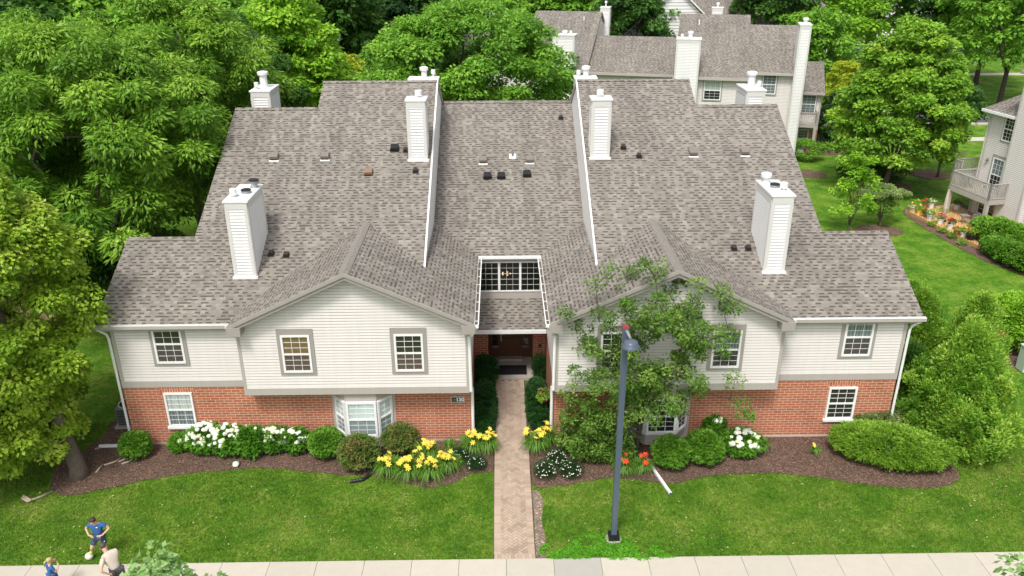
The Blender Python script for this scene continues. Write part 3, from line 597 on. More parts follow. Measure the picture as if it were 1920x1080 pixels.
dr = d.build('entry_door', MT['door'], bld); h = MB(); h.box(-.39, -.34, 5.92, 5.965, .95, 1.35); h.tube([(-.365, 5.91, 1.0), (-.365, 5.88, 1.15), (-.365, 5.91, 1.3)], .014, 6); h.build('door_handle', MT['metal'], dr)
for xa, xb in ((-.72, -.5), (.56, .78)):
    g = MB(); g.poly([(xa, 6.04, .7), (xb, 6.04, .7), (xb, 6.04, 2.3), (xa, 6.04, 2.3)]); sd = g.build('sidelight', MT['p_dark'], bld); g = MB(); g.box(xa-.03, xb+.03, 5.98, 6.04, .62, .7); g.build('sill', MT['tan'], sd)
g = MB(); g.box(-.45, .52, 5.72, 5.99, .12, .2); g.build('threshold', MT['slab'], bld)
g = MB(); pts = [(-.95, 4.25), (.78, 4.25), (.90, 4.30), (.95, 4.42), (.95, 6.05), (-.95, 6.05)]; g.prism([(x, y, .12) for x, y in pts], (0, 0, -.4)); g.build('porch_slab', MT['slab'], bld)
g = MB(); g.box(1.40-.07, 1.45, 4.82, 4.9, 1.28, 1.42); g.build('intercom', MT['bronze'], bld) if False else None
g = MB(); g.box(1.17, 1.27, 4.86, 4.9, 1.2, 1.34); g.build('doorbell_box', MT['bronze'], bld)
# chimneys
c = chimney(bld, -9.58, -8.84, 1.57, 3.50, 5.5, 8.57, [(.28, .22, .05, .10, .12, 'cap'), (.68, .45, .09, .02, .17, 'black'), (.82, .80, .11, .17, .18, 'black')]); base_flash(c, -9.58, -8.84, 1.57, 5.80, S_)
c = chimney(bld, 8.85, 9.57, 1.58, 3.40, 5.5, 8.62, [(.72, .28, .05, .10, .12, 'cap'), (.45, .48, .09, .02, .17, 'black'), (.25, .80, .11, .20, .19, 'drum')]); base_flash(c, 8.85, 9.57, 1.58, 5.80, S_)
c = chimney(bld, -3.93, -3.21, 6.94, 7.74, 8.2, 10.88, [(.62, .5, .06, .10, .14, 'cap')]); base_flash(c, -3.93, -3.21, 6.94, 8.50, S_)
c = chimney(bld, 3.25, 3.99, 6.98, 7.70, 8.2, 10.86, [(.45, .5, .06, .10, .14, 'cap')]); base_flash(c, 3.25, 3.99, 6.98, 8.52, S_)
chimney(bld, -11.35, -10.52, 12.0, 13.6, 7.0, 10.38, [(.5, .5, .17, .55, .24, 'drum'), (.25, .2, .05, .12, .1, 'cap')])
chimney(bld, 10.72, 11.55, 12.0, 13.6, 7.0, 10.28, [(.5, .55, .17, .5, .24, 'drum'), (.8, .3, .05, .12, .1, 'cap')])
chimney(bld, -4.45, -3.15, 13.1, 13.9, 8.5, 10.66, [(.52, .5, .13, .32, .2, 'drum'), (.85, .4, .05, .18, .1, 'cap')])
chimney(bld, 3.15, 4.1, 13.1, 13.9, 8.5, 10.66, [(.52, .5, .13, .32, .2, 'drum'), (.15, .4, .05, .12, .1, 'cap')])
# vents
nm = Vector((0, -S_, 1)).normalized(); um = Vector((0, 1, S_)).normalized()
for x, y, k in ((-9.26, 7.08, 'tan'), (-7.26, 7.09, 'tan'), (-4.55, 7.49, 'black'), (-5.46, 6.24, 'rust'), (-4.10, 7.42, 'small'), (-3.64, 6.33, 'small'), (-8.51, 2.51, 'small'), (-7.97, 2.44, 'small'),
                (4.62, 7.48, 'small'), (5.19, 7.02, 'small'), (7.36, 7.14, 'tan'), (9.43, 7.15, 'tan'), (8.03, 2.56, 'small'), (8.54, 2.56, 'small')):
    vent(bld, x, y, lambda a, b: zm(b), k, nm, um)
for x, y, k in ((-1.07, 9.97, 'tan'), (.95, 9.98, 'tan'), (-.88, 9.06, 'black'), (-.29, 9.06, 'black'), (.81, 9.16, 'black'), (.21, 10.27, 'pipe'), (2.47, 12.56, 'small')):
    vent(bld, x, y, lambda a, b: zc_(b), k, nm, um)
for s in (-1, 1):
    n2 = Vector((-s*SGI, 0, 1)).normalized(); u2 = Vector((s, 0, SGI)).normalized()
    vent(bld, s*2.55, 3.45, lambda a, b: ZT+SGI*(abs(a)-C_), 'pipe', n2, u2)
# number sign and electrical box
a_ = AY(845, 743, 0); b2 = AY(871, 754, 0)
g = MB(); g.box(a_.x, b2.x, -.03, .0, b2.z, a_.z); sg = g.build('number_sign', MT['sign_fr'] if 'sign_fr' in MT else MT.setdefault('sign_fr', plain('sign_frame', (.5, .5, .48), .5)), bld)
g = MB(); g.box(a_.x+.03, b2.x-.03, -.036, -.03, b2.z+.03, a_.z-.03); MT['sign_bg'] = plain('sign_green', (.02, .05, .05), .4); g.build('sign_face', MT['sign_bg'], sg)
MT['sign_y'] = plain('sign_yellow', (.25, .2, .03), .5); g = MB()
for dx, dz in ((0, 0), (.05, .03), (.05, -.03), (.09, 0.01)): g.blob((a_.x+.08+dx, -.037, (a_.z+b2.z)/2+dz), (.03, .004, .02), 8, 4)
g.build('leaf_emblem', MT['sign_y'], sg)
def text_mesh(name, body, size, mat, par, mw, bold=0.0, ext=.004):
    cu = bpy.data.curves.new(name, 'FONT'); cu.body = body; cu.size = size; cu.extrude = ext; cu.offset = bold; cu.align_x = 'CENTER'; cu.align_y = 'CENTER'
    t = bpy.data.objects.new(name+'_tmp', cu); C.objects.link(t); bpy.context.view_layer.update()
    me = bpy.data.meshes.new_from_object(t.evaluated_get(bpy.context.evaluated_depsgraph_get())); me.transform(mw)
    bpy.data.objects.remove(t); me.materials.clear(); me.name = name; return put(name, me, mat, par)
hgt = a_.z-b2.z
text_mesh('house_number', '130', hgt*.78, MT['white'], sg, Matrix.Translation((a_.x+(b2.x-a_.x)*.68, -.041, (a_.z+b2.z)/2)) @ Matrix.Rotation(math.pi/2, 4, 'X'), .008)
e_ = AY(768, 802, 0); g = MB(); g.box(e_.x-.1, e_.x+.1, -.11, 0, e_.z-.13, e_.z+.13); g.tube([(e_.x, -.05, e_.z-.13), (e_.x, -.05, .05)], .02, 6); g.tube([(e_.x-.13, -.04, e_.z+.13), (e_.x-.13, -.04, e_.z-.05)], .015, 6); g.build('electrical_box', MT['steel'], bld)
# ================================================================ ground, beds, paths
def chaikin(pts, n=2):
    for _ in range(n):
        out = []
        for i in range(len(pts)):
            p, q = pts[i], pts[(i+1) % len(pts)]
            out += [(p[0]*.75+q[0]*.25, p[1]*.75+q[1]*.25), (p[0]*.25+q[0]*.75, p[1]*.25+q[1]*.75)]
        pts = out
    return pts
def area(pts): return sum(pts[i][0]*pts[(i+1) % len(pts)][1]-pts[(i+1) % len(pts)][0]*pts[i][1] for i in range(len(pts)))
def struct(o): o['kind'] = 'structure'; return o
RG = random.Random(5)
g = MB(); g.poly([(-500, -60, 0), (500, -60, 0), (500, 700, 0), (-500, 700, 0)]); struct(g.build('ground', MT['lawn']))
BEDS = []
def bed(pts, name='mulch_bed', z=.03, n=2, jag=.05):
    p = chaikin(pts, n); p2 = []
    for i in range(len(p)):                         # ragged spade-cut edge
        a, b = p[i], p[(i+1) % len(p)]; l_ = math.hypot(b[0]-a[0], b[1]-a[1]); k = max(1, int(l_/.25))
        for j in range(k): t = j/k; p2.append((a[0]+(b[0]-a[0])*t+RG.uniform(-jag, jag), a[1]+(b[1]-a[1])*t+RG.uniform(-jag, jag)))
    if area(p2) < 0: p2 = p2[::-1]
    BEDS.append(p2); m = MB(); m.prism([(x, y, z) for x, y in p2], (0, 0, -z-.02)); return struct(m.build(name, MT['mulch']))
bed([(-15.6, -1.6), (-15.3, -2.6), (-14.4, -2.95), (-13.2, -2.4), (-11.9, -1.95), (-9.5, -1.5), (-8, -1.5), (-6.6, -1.8), (-5.6, -1.95), (-4.4, -2.05), (-3.6, -2.45), (-2.8, -2.7), (-2, -2.5), (-1.5, -1.95), (-.9, -1.9), (-.62, -1.9), (-.60, -1.0), (-.6, 2), (-.6, 4.4), (-1.4, 4.6), (-1.5, 2), (-1.5, .1), (-5, .1), (-9, .1), (-13.3, .1), (-13.35, 1.5), (-13.4, 2.8), (-14.3, 2.7), (-15.0, 1.9), (-14.8, .6), (-15.2, -.4), (-15.6, -.9)], jag=.04)
bed([(.56, -2.8), (1.3, -2.75), (2.4, -2.45), (3.7, -2.2), (4.8, -2.6), (5.6, -2.6), (6.6, -2.2), (8.6, -2.1), (10, -2.3), (11.3, -2.75), (12.9, -3.05), (14.2, -3.0), (15.0, -2.5), (15.1, -1.6), (15.2, 0), (16, 2), (16.6, 5), (16, 9), (13.6, 9), (13.4, 4), (13.3, .1), (9, .1), (5, .1), (1.5, .1), (1.5, 2), (1.4, 4.6), (.6, 4.4), (.6, 2), (.58, -1)], jag=.04)
bed([(25.7, 25.9), (25.6, 23), (25.9, 20), (26.3, 17), (26.9, 15.6), (27.8, 14.6), (31, 12), (33, 12), (33, 22), (31, 27), (28, 27.2)])
def ring(x, y, r, r2=None):
    return bed([(x+r*math.cos(a)*RG.uniform(.93, 1.07), y+(r2 or r)*math.sin(a)*RG.uniform(.93, 1.07)) for a in [k*math.pi/6 for k in range(12)]], n=1)
ring(26.9, 31.0, 2.2, 1.6); ring(31.9, 34.2, 1.5); ring(22.7, 21.9, 1.5, 1.1); ring(23.0, 34.5, 1.3, 1.1); ring(26.8, 42.3, 2.2, 2.2); ring(-19, 1.2, 2.6, 1.8); ring(22.5, 5.6, 1.9, 1.5); ring(36, 40.5, 2, 1)
m = MB()
x = -40.0; k = 0
while x < 40:
    wdt = 1.37; g0 = 6.10+.012*math.sin(x*.2)
    grey = abs(x+wdt/2-1.45) < .7
    tone = .02 if grey else RG.uniform(.5, 1)
    m.prism([(x+.006, -7.75, .045), (x+wdt-.006, -7.75, .045), (x+wdt-.006, -g0, .045), (x+.006, -g0, .045)], (0, 0, -.1))
    for j in range(6): m.uv[-1-j] = (tone, 0)
    x += wdt; k += 1
struct(m.build('sidewalk', MT['conc']))
g = MB(); g.poly([(-60, -30, .006), (60, -30, .006), (60, -14.2, .006), (-60, -14.2, .006)]); struct(g.build('road', MT['asph']))
g = MB(); g.box(-60, 60, -14.2, -14.0, -.1, .13); struct(g.build('kerb', MT['conc']))
# brick walk: herringbone field with soldier borders
pm, nt_, b_, o_ = new_mat('paver'); s_ = N(nt_, 'ShaderNodeSeparateXYZ'); L(nt_, uvc(nt_), s_.inputs[0])
c_ = ramp(nt_, s_.outputs[0], [(0, (.36, .265, .195)), (.35, (.43, .325, .245)), (.7, (.48, .37, .285)), (1, (.46, .34, .26))])
c_ = mixc(nt_, 1.0, c_, ramp(nt_, noise(nt_, geo(nt_), 1.3, 5), [(.3, (.85, .85, .85)), (.7, (1.1, 1.1, 1.1))]), 'MULTIPLY'); c_ = mixc(nt_, 1.0, c_, ramp(nt_, noise(nt_, geo(nt_), 60, 2), [(.3, (.85, .85, .85)), (.7, (1.12, 1.12, 1.12))]), 'MULTIPLY')
L(nt_, c_, b_.inputs['Base Color']); b_.inputs['Roughness'].default_value = .88; MT['paver'] = pm
MT['joint'] = plain('joint_sand', (.10, .075, .055), .95, .3, 20)
m = MB(); a = .10; ca = math.sqrt(.5); gp = .012
m.poly([(-.66, -6.09, .030), (.60, -6.09, .030), (.60, 4.3, .030), (-.66, 4.3, .030)], 1)
def brk(cx, cy, ux, uy, l_, w2, z):
    vx, vy = -uy, ux; P = [(cx+ux*i*l_/2+vx*j*w2/2, cy+uy*i*l_/2+vy*j*w2/2, z) for i, j in ((-1, -1), (1, -1), (1, 1), (-1, 1))]
    t = (RG.random(), 0)
    m.prism(P, (0, 0, -.03))
    for j in range(6): m.uv[-1-j] = t
for i in range(-90, 90):
    for j in range(-90, 90):
        kk = (i-j) % 4
        if kk == 0: cx, cy, hz = (i+1)*a, (j+.5)*a, True
        elif kk == 3: cx, cy, hz = (i+.5)*a, (j+1)*a, False
        else: continue
        X, Y = (cx-cy)*ca-.03, (cx+cy)*ca-.8
        if abs(X+.025) > .47 or Y < -5.95 or Y > 4.2: continue
        brk(X, Y, ca, ca if hz else ca, 2*a-gp, a-gp, .042) if hz else brk(X, Y, -ca, ca, 2*a-gp, a-gp, .042)
y = -5.9
while y < 4.22:
    for sx in (-1, 1):
        cx = sx*.50-.03 if y > -.4 else sx*.50-.03
        brk(cx, y+.05, 1, 0, .15 if y > -.4 else .20, .095, .048)
    y += .1
x = -.62
while x < .56: brk(x+.05, -6.0, 0, 1, .2, .095, .048); x += .1
struct(m.build('path', [MT['paver'], MT['joint']]))
# bare soil strip by the walk
MT['soil'] = mulch_mat('soil', (.24, .19, .145))
mm = MB(); P_ = [(.60, -2.9), (.62, -4), (.60, -5.5), (.6, -6.08), (.85, -6.08), (.92, -5.2), (.84, -4.4), (.95, -3.4), (.8, -2.9)]; mm.poly([(x, y, .012) for x, y in P_][::(1 if area(P_) > 0 else -1)]); struct(mm.build('bare_soil', MT['soil']))
# far streets
g = MB(); g.poly([(26, 51.3, .02), (140, 51.0, .02), (140, 56.6, .02), (26, 56.6, .02)]); struct(g.build('road', MT['asph']))
for y0, y1 in ((50.9, 51.3), (56.6, 57.1)): g = MB(); g.box(26, 140, y0, y1, -.1, .14); struct(g.build('kerb', MT['conc']))
g = MB(); g.poly([(20, 44.6, .03), (140, 44.2, .03), (140, 45.6, .03), (20, 46, .03)]); struct(g.build('sidewalk', MT['conc']))
g = MB(); g.poly([(20, 79.3, .03), (160, 78, .03), (160, 80, .03), (20, 81.3, .03)]); struct(g.build('sidewalk', MT['conc']))
g = MB(); g.poly([(28, 97.5, .03), (75, 97.5, .03), (75, 108, .03), (28, 108, .03)]); struct(g.build('road', MT['asph'])); g = MB(); g.poly([(28, 108, .05), (75, 108, .05), (75, 112, .05), (28, 112, .05)]); struct(g.build('sidewalk', MT['conc']))
# ================================================================ rear building (turned about 14 degrees)
RT = math.radians(14); RB = Vector((12, 38, 0)); re_ = Vector((math.cos(RT), -math.sin(RT), 0)); rm_ = Vector((math.sin(RT), math.cos(RT), 0))
rb = thing('townhouse', 'long cream townhouse behind the main roof, with stepped roofs and white chimneys', 'building', RB, -RT); ROOT[rb.name] = Vector((0, 0, 0))
def LY(px, py, y):
    d = ray(px, py); t = (RB+rm_*y-CAM).dot(rm_)/d.dot(rm_); q = CAM+d*t-RB; return Vector((q.dot(re_), y, q.z))
def slope(par, e0, e1, r0, r1, th=.16, name='roof', mat='shingle_far'):
    """roof slope from eave (e0,e1) to ridge (r0,r1), plus the matching back slope"""
    r = MB(); r.prism([e0, e1, r1, r0], (0, 0, -th), 0, 1); r.build(name, [MT[mat], MT['taupe']], par, world=True)
    r = MB(); b0 = Vector((r0.x, 2*r0.y-e0.y, e0.z)); b1 = Vector((r1.x, 2*r1.y-e1.y, e1.z)); r.prism([r0, r1, b1, b0], (0, 0, -th), 0, 1); r.build('rear_roof', [MT[mat], MT['taupe']], par, world=True)
def wallbox(par, x0, x1, y0, y1, z0, z1, mat='siding', gable=None):
    w_ = MB()
    siding(w_, [(x0, z0), (x1, z0), (x1, z1), (x0, z1)], (0, y0, 0), (1, 0, 0), (0, -1, 0), .11)
    for xx, s in ((x0, -1), (x1, 1)):
        pl = [(y0, z0), (y1, z0), (y1, z1), (y0, z1)]
        if gable: pl = [(y0, z0), (y1, z0), (y1, z1), ((y0+y1)/2, gable), (y0, z1)]
        siding(w_, pl, (xx, 0, 0), (0, 1, 0), (s, 0, 0), .11)
    siding(w_, [(x0, z0), (x1, z0), (x1, z1), (x0, z1)], (0, y1, 0), (1, 0, 0), (0, 1, 0), .11)
    w_.build('wall', MT[mat], par, world=True)
    w_ = MB()
    for xx, s in ((x0, 1), (x1, -1)): w_.obox((xx, y0, 0), (s, 0, 0), (0, -1, 0), (-.02, .12), (-.1, .03), (z0, z1))
    w_.build('corner_board', MT['corner'], par, world=True)
def seg(par, x0, x1, ye, ez, yr, rz, wall=True, inset=.35):
    slope(par, Vector((x0, ye, ez)), Vector((x1, ye, ez)), Vector((x0, yr, rz)), Vector((x1, yr, rz)))
    if wall: wallbox(par, x0+.15, x1-.15, ye+inset, 2*yr-ye-inset, .05, ez-.05, gable=rz-.25)
    g = MB(); g.box(x0, x1, ye-.12, ye-.01, ez-.2, ez-.02); g.build('gutter', MT['taupe_l'], par, world=True)
seg(rb, -7.2, .7, 3, 6.42, 8, 8.70); seg(rb, .72, 6.35, 1, 6.62, 9, 10.48); seg(rb, 6.37, 10.25, 3, 6.8, 8, 9.82); seg(rb, 10.3, 12.5, 5.3, 5.05, 8.5, 6.98)
seg(rb, -12.0, -6.1, 2.5, 6.6, 11, 10.36); seg(rb, -15.0, -12.02, 4, 6.6, 11, 9.45)
def win_at(par, tl, br, Y, **k):
    a, b = LY(*tl, Y), LY(*br, Y); window(par, ((a.x+b.x)/2, Y, b.z), (1, 0, 0), (0, -1, 0), b.x-a.x, a.z-b.z, **k)
win_at(rb, (1321, 150), (1350, 188), 1.33, top='p_curt', bot='p_dark', trim=(.09, .09, .09)); win_at(rb, (1431, 139), (1453, 177), 3.33, top='p_curtd', bot='p_curtd', trim=(.09, .06, .09))
y5 = 5.65
win_at(rb, (1505, 177), (1527, 213), y5-.02, top='p_curtd', bot='p_curtd', trim=(.06, .06, .02), name='balcony_door'); win_at(rb, (1496, 242), (1512, 276), y5-.02, top='p_curtd', bot='p_curtd', trim=(.06, .06, .02), name='patio_door')
a, b = LY(1512, 243, y5), LY(1527, 283, y5); g = MB(); g.box(a.x, b.x, y5-.06, y5+.05, 0, a.z); g.build('brick_wall', MT['brick'], rb, world=True)
def railing(par, p, q_, z, h, name='railing', n=None, mat='taupe_l', step=.13):
    p, q_ = Vector(p), Vector(q_); d = q_-p; l_ = d.length; u = d.normalized(); nn = Vector((u.y, -u.x, 0)); g = MB()
    g.obox(p, u, nn, (0, l_), (-.045, .045), (z+h-.05, z+h)); g.obox(p, u, nn, (0, l_), (-.03, .03), (z+.07, z+.13))
    t = .06
    while t < l_: g.obox(p, u, nn, (t-.02, t+.02), (-.02, .02), (z+.13, z+h-.05)); t += step
    for t in (0, l_): g.obox(p, u, nn, (t-.05, t+.05), (-.05, .05), (z-.02, z+h+.03))
    g.build(name, MT[mat], par, world=True)
by = y5-1.3; a, b = LY(1496, 234, by), LY(1531, 240, by)
g = MB(); g.box(a.x, b.x, by, y5, b.z, a.z); g.build('balcony', MT['taupe_l'], rb, world=True)
railing(rb, (a.x, by+.05, 0), (b.x, by+.05, 0), a.z, 1.0); railing(rb, (b.x-.05, by+.05, 0), (b.x-.05, y5, 0), a.z, 1.0)
g = MB(); g.box(b.x-.22, b.x, by, by+.2, 0, b.z); g.build('post', MT['taupe_l'], rb, world=True)
def bchim(x0, x1, y, zb, zt, dep, fl): chimney(rb, x0, x1, y, y+dep, zb, zt, fl)
bchim(-8.7, -7.0, 1.4, 0.1, 9.42, 1.2, [(.5, .5, .16, .1, .22, 'drum'), (.8, .3, .05, .1, .1, 'cap')]); bchim(.86, 2.62, .6, 0.1, 9.42, 1.3, [(.55, .5, .16, .32, .22, 'drum'), (.2, .3, .05, .12, .1, 'cap')])
bchim(9.72, 10.52, 2.6, .1, 10.4, 1.9, [(.5, .4, .15, .25, .22, 'drum')])
a, b = LY(1126, 13, 13), LY(1144, 13, 13); bchim(a.x, b.x, 13, 6, a.z, .9, [(.5, .5, .06, .3, .12, 'cap')])
a, b = LY(1336, 14, 12), LY(1356, 14, 12); bchim(a.x, b.x, 12, 6, a.z, .9, [(.5, .5, .07, .2, .14, 'cap')])
for px, py, Y in ((1095, 38, 9.6), (1311, 44, 7.6)):
    a = LY(px, py, Y); g = MB(); g.tube([(a.x, Y, a.z-.35), (a.x, Y, a.z+.3)], .06, 8); g.build('vent_pipe', MT['white'], rb, world=True)
# far houses
def house(name, label, x0, x1, y0, y1, h, ridge, mat, wins, hip=False, grp=None, along='x', dark=False):
    t = thing(name, label, 'house', ((x0+x1)/2, (y0+y1)/2, 0), group=grp); X, Y = (x0+x1)/2, (y0+y1)/2
    w_ = MB()
    if along == 'x':
        siding(w_, [(x0, 0), (x1, 0), (x1, h), (x0, h)], (0, y0, 0), (1, 0, 0), (0, -1, 0), .3); siding(w_, [(x0, 0), (x1, 0), (x1, h), (x0, h)], (0, y1, 0), (1, 0, 0), (0, 1, 0), .3)
        for xx, s in ((x0, -1), (x1, 1)): siding(w_, [(y0, 0), (y1, 0), (y1, h), (Y, ridge-.15), (y0, h)], (xx, 0, 0), (0, 1, 0), (s, 0, 0), .3)
        w_.build('wall', MT[mat], t, world=True); r = MB(); o = .4
        r.prism([(x0-o, y0-o, h), (x1+o, y0-o, h), (x1+o, Y, ridge), (x0-o, Y, ridge)], (0, 0, -.15), 0, 1); r.prism([(x0-o, Y, ridge), (x1+o, Y, ridge), (x1+o, y1+o, h), (x0-o, y1+o, h)], (0, 0, -.15), 0, 1)
    else:
        for yy, s in ((y0, -1), (y1, 1)): siding(w_, [(x0, 0), (x1, 0), (x1, h), (X, ridge-.15), (x0, h)], (0, yy, 0), (1, 0, 0), (0, s, 0), .3)
        for xx, s in ((x0, -1), (x1, 1)): siding(w_, [(y0, 0), (y1, 0), (y1, h), (y0, h)], (xx, 0, 0), (0, 1, 0), (s, 0, 0), .3)
        w_.build('wall', MT[mat], t, world=True); r = MB(); o = .4
        r.prism([(x0-o, y0-o, h), (X, y0-o, ridge), (X, y1+o, ridge), (x0-o, y1+o, h)], (0, 0, -.15), 0, 1); r.prism([(X, y0-o, ridge), (x1+o, y0-o, h), (x1+o, y1+o, h), (X, y1+o, ridge)], (0, 0, -.15), 0, 1)
    r.build('roof', [MT['shingle_far'], MT['white']], t, world=True)
    for (wx, wz, ww, wh, c) in wins: window(t, (wx, y0, wz), (1, 0, 0), (0, -1, 0), ww, wh, 'p_dark', 'p_dark', None, cols=c, rows=2, fr=.09)
    return t
h1 = AY(1700, 20, 120); house('house', 'far white house with a paired window, behind the tall maple', h1.x-8, h1.x+8, 120, 132, h1.z+3.2, h1.z+7, 'white_side', [(h1.x+.2, h1.z-1.0, 2.0, 2.3, 4), (h1.x-5, h1.z-1, 1.6, 2, 3)])
h2 = AY(1640, 100, 112); house('house', 'pale grey house low behind the trees across the street, left of the tall maple', h2.x-6, h2.x+5, 112, 122, 5.6, 9, 'white_side', [(h2.x, 1.2, 1.4, 1.8, 2)])
h3 = AY(1330, 12, 75); house('house', 'brown-roofed house seen above the townhouse ridge', h3.x-5, h3.x+11, 66, 84, 6.5, h3.z+5, 'white_side', [], along='x')
h4 = AY(1295, 12, 62); house('house', 'grey-roofed gable wing peeking over the townhouse between two trees', h4.x-7, h4.x+2.3, 58, 70, 7.5, h4.z+2.2, 'white_side', [], along='y')
h5 = AY(920, 30, 60); chl = thing('townhouse', 'mostly hidden far townhouse with a white chimney above the round tree', 'building', (h5.x, 62, 0)); wallbox(chl, h5.x-14, h5.x+1, 60, 70, 0, 6.5, gable=9.6); slope(chl, Vector((h5.x-14.4, 59.6, 6.5)), Vector((h5.x+1.4, 59.6, 6.5)), Vector((h5.x-14.4, 65, 9.7)), Vector((h5.x+1.4, 65, 9.7)))
chimney(chl, h5.x-.8, h5.x+.4, 63, 64.2, 6, h5.z, [(.4, .5, .2, .5, .28, 'drum')])
for k, (px, py, Y, lb) in enumerate(((110, 250, 44, 'grey building glimpsed through the trees at far left'), (250, 560, 12, 'tan building end behind the trees beside the left wing'))):
    a = AY(px, py, Y)
    if k == 0: house('house', lb, a.x-9, a.x+6, Y, Y+10, 5, 8, 'white_side', [(a.x-4, 2.6, 1.3, 1.4, 3), (a.x+2, 2.6, 1.3, 1.4, 3)])
MT['fence'] = plain('tan_fence', (.20, .15, .08), .8, .2, 3)
t = thing('fence', 'tan board fence beside the left wing under the trees', 'fence', (-20, 9.5, 0)); g = MB()
for i in range(40): g.box(-26+i*.3, -26+i*.3+.285, 9.5, 9.55, .05, 2.3+.02*(i % 2))
g.build('boards', MT['fence'], t, world=True); g = MB(); g.box(-26, -14, 9.46, 9.5, .4, .5); g.box(-26, -14, 9.46, 9.5, 1.9, 2.0); g.build('rail', MT['fence'], t, world=True)
# ================================================================ right-hand building (rotated)
RO = Vector((29.87, 24.9, 0)); RA = math.radians(169); dS = Vector((math.sin(RA), math.cos(RA), 0)); dN = Vector((-abs(math.cos(RA)), -math.sin(RA), 0))
rh = thing('townhouse', 'cream townhouse at the right edge with an upper balcony over a wooden deck', 'building', RO)
def RP(s, o, z=0): return RO+dS*s+dN*o+Z*z
w_ = MB(); H = 6.75; BO, S1, S2 = .5, 2.45, 4.25
siding(w_, [(.1, .1), (S1, .1), (S1, H), (.1, H)], RO, dS, dN, .11)
siding(w_, [(S1, .1), (S2, .1), (S2, 9.5), (S1, 9.5)], RP(0, BO), dS, dN, .11)
siding(w_, [(S2, .1), (14, .1), (14, 7.0), (S2, 7.0)], RP(0, .1), dS, dN, .11)
siding(w_, [(0, .1), (BO, .1), (BO, 9.5), (0, 9.5)], RP(S1, 0), dN, -dS, .11); siding(w_, [(-6, .1), (0.0, .1), (0, H), (-6, H)], RP(.1, 0), dN, -dS, .11); siding(w_, [(0, .1), (BO, .1), (BO, 9.5), (0, 9.5)], RP(S2, 0), dN, dS, .11)
siding(w_, [(-8, .1), (.1, .1), (.1, 7), (-8, 7)], RP(14, 0), dN, dS, .11)
w_.build('wall', MT['siding'], rh, world=True)
g = MB(); g.obox(RO, dS, dN, (0, .12), (-.1, .03), (0, H-.1)); g.obox(RO, dS, dN, (S1-.02, S1+.10), (BO-.1, BO+.03), (0, 9.4)); g.obox(RO, dS, dN, (S2-.1, S2+.02), (BO-.1, BO+.03), (0, 9.4)); g.build('corner_board', MT['corner'], rh, world=True)
r = MB(); r.prism([RP(-.35, .4, H), RP(2.4, .4, H), RP(2.4, -5.5, H+2.9), RP(2.0, -5.5, H+2.9)], (0, 0, -.16), 0, 1); r.prism([RP(-.35, .4, H), RP(2.0, -5.5, H+2.9), RP(-1.6, -7, H)], (0, 0, -.16), 0, 1)
r.build('roof', [MT['shingle_far'], MT['taupe']], rh, world=True)
r = MB(); r.prism([RP(S1-.2, BO+.3, 9.4), RP(S2+.2, BO+.3, 9.4), RP(S2+.2, -6, 12), RP(S1-.2, -6, 12)], (0, 0, -.16), 0, 1); r.prism([RP(S2, .5, 7.0), RP(14.4, .5, 7.0), RP(14.4, -6, 10), RP(S2, -6, 10)], (0, 0, -.16), 0, 1); r.build('roof', [MT['shingle_far'], MT['taupe']], rh, world=True)
g = MB(); g.obox(RP(0, .4, H), dS, dN, (-.35, 2.3), (0, .12), (-.15, 0)); g.build('gutter', MT['white'], rh, world=True)
g = MB(); g.tube([RP(-.2, .35, H-.2), RP(-.1, .1, H-.45), RP(-.06, .05, H-.6), RP(-.06, .05, .2)], .045, 8); g.build('downspout', MT['corner'], rh, world=True)
window(rh, RP(1.62, 0, 5.1), dS, dN, .85, 1.5, 'p_dark', 'p_dark', (.08, .08, .08)); window(rh, RP(1.45, 0, 2.0), dS, dN, .95, 2.0, 'p_curtd', 'p_dark', (.12, .16, .04), name='balcony_door'); window(rh, RP(5.5, .1, .9), dS, dN, 1.0, 1.5, 'p_dark', 'p_dark', (.1, .1, .1))
window(rh, RP(1.35, 0, .32), dS, dN, 1.5, 1.9, 'p_dark', 'p_dark', (.08, .08, .02), cols=2, name='patio_door')
g = MB(); g.lathe(RP(.55, .1, 3.65), [(.07, 0), (.09, .1), (.03, .18)], 8); g.build('wall_lamp', MT['tan'], rh, world=True)
# balcony: floor z 2.3, posts
bz = 1.97; s0_, s1_, oo = -.25, 3.15, 1.75
g = MB(); g.obox(RO, dS, dN, (s0_, s1_), (0.05, oo), (bz-.28, bz)); g.build('balcony', MT['taupe_l'], rh, world=True)
railing(rh, RP(s0_+.05, oo-.05), RP(s1_-.05, oo-.05), bz, 1.0); railing(rh, RP(s1_-.05, oo-.05), RP(s1_-.05, BO+.03), bz, 1.0); railing(rh, RP(s0_+.05, oo-.05), RP(s0_+.05, .05), bz, 1.0)
for sx in (s0_+.12, s1_-.12): g = MB(); g.obox(RO, dS, dN, (sx-.1, sx+.1), (oo-.2, oo), (.25, bz-.28)); g.build('post', MT['taupe_l'], rh, world=True)
railing(rh, RP(-1.5, .55), RP(-.9, .55), 2.3, 1.0); railing(rh, RP(-1.5, .55), RP(-1.5, -1.5), 2.3, 1.0); g = MB(); g.obox(RO, dS, dN, (-1.6, -.02), (-1.5, .6), (2.05, 2.3)); g.build('balcony', MT['taupe_l'], rh, world=True)
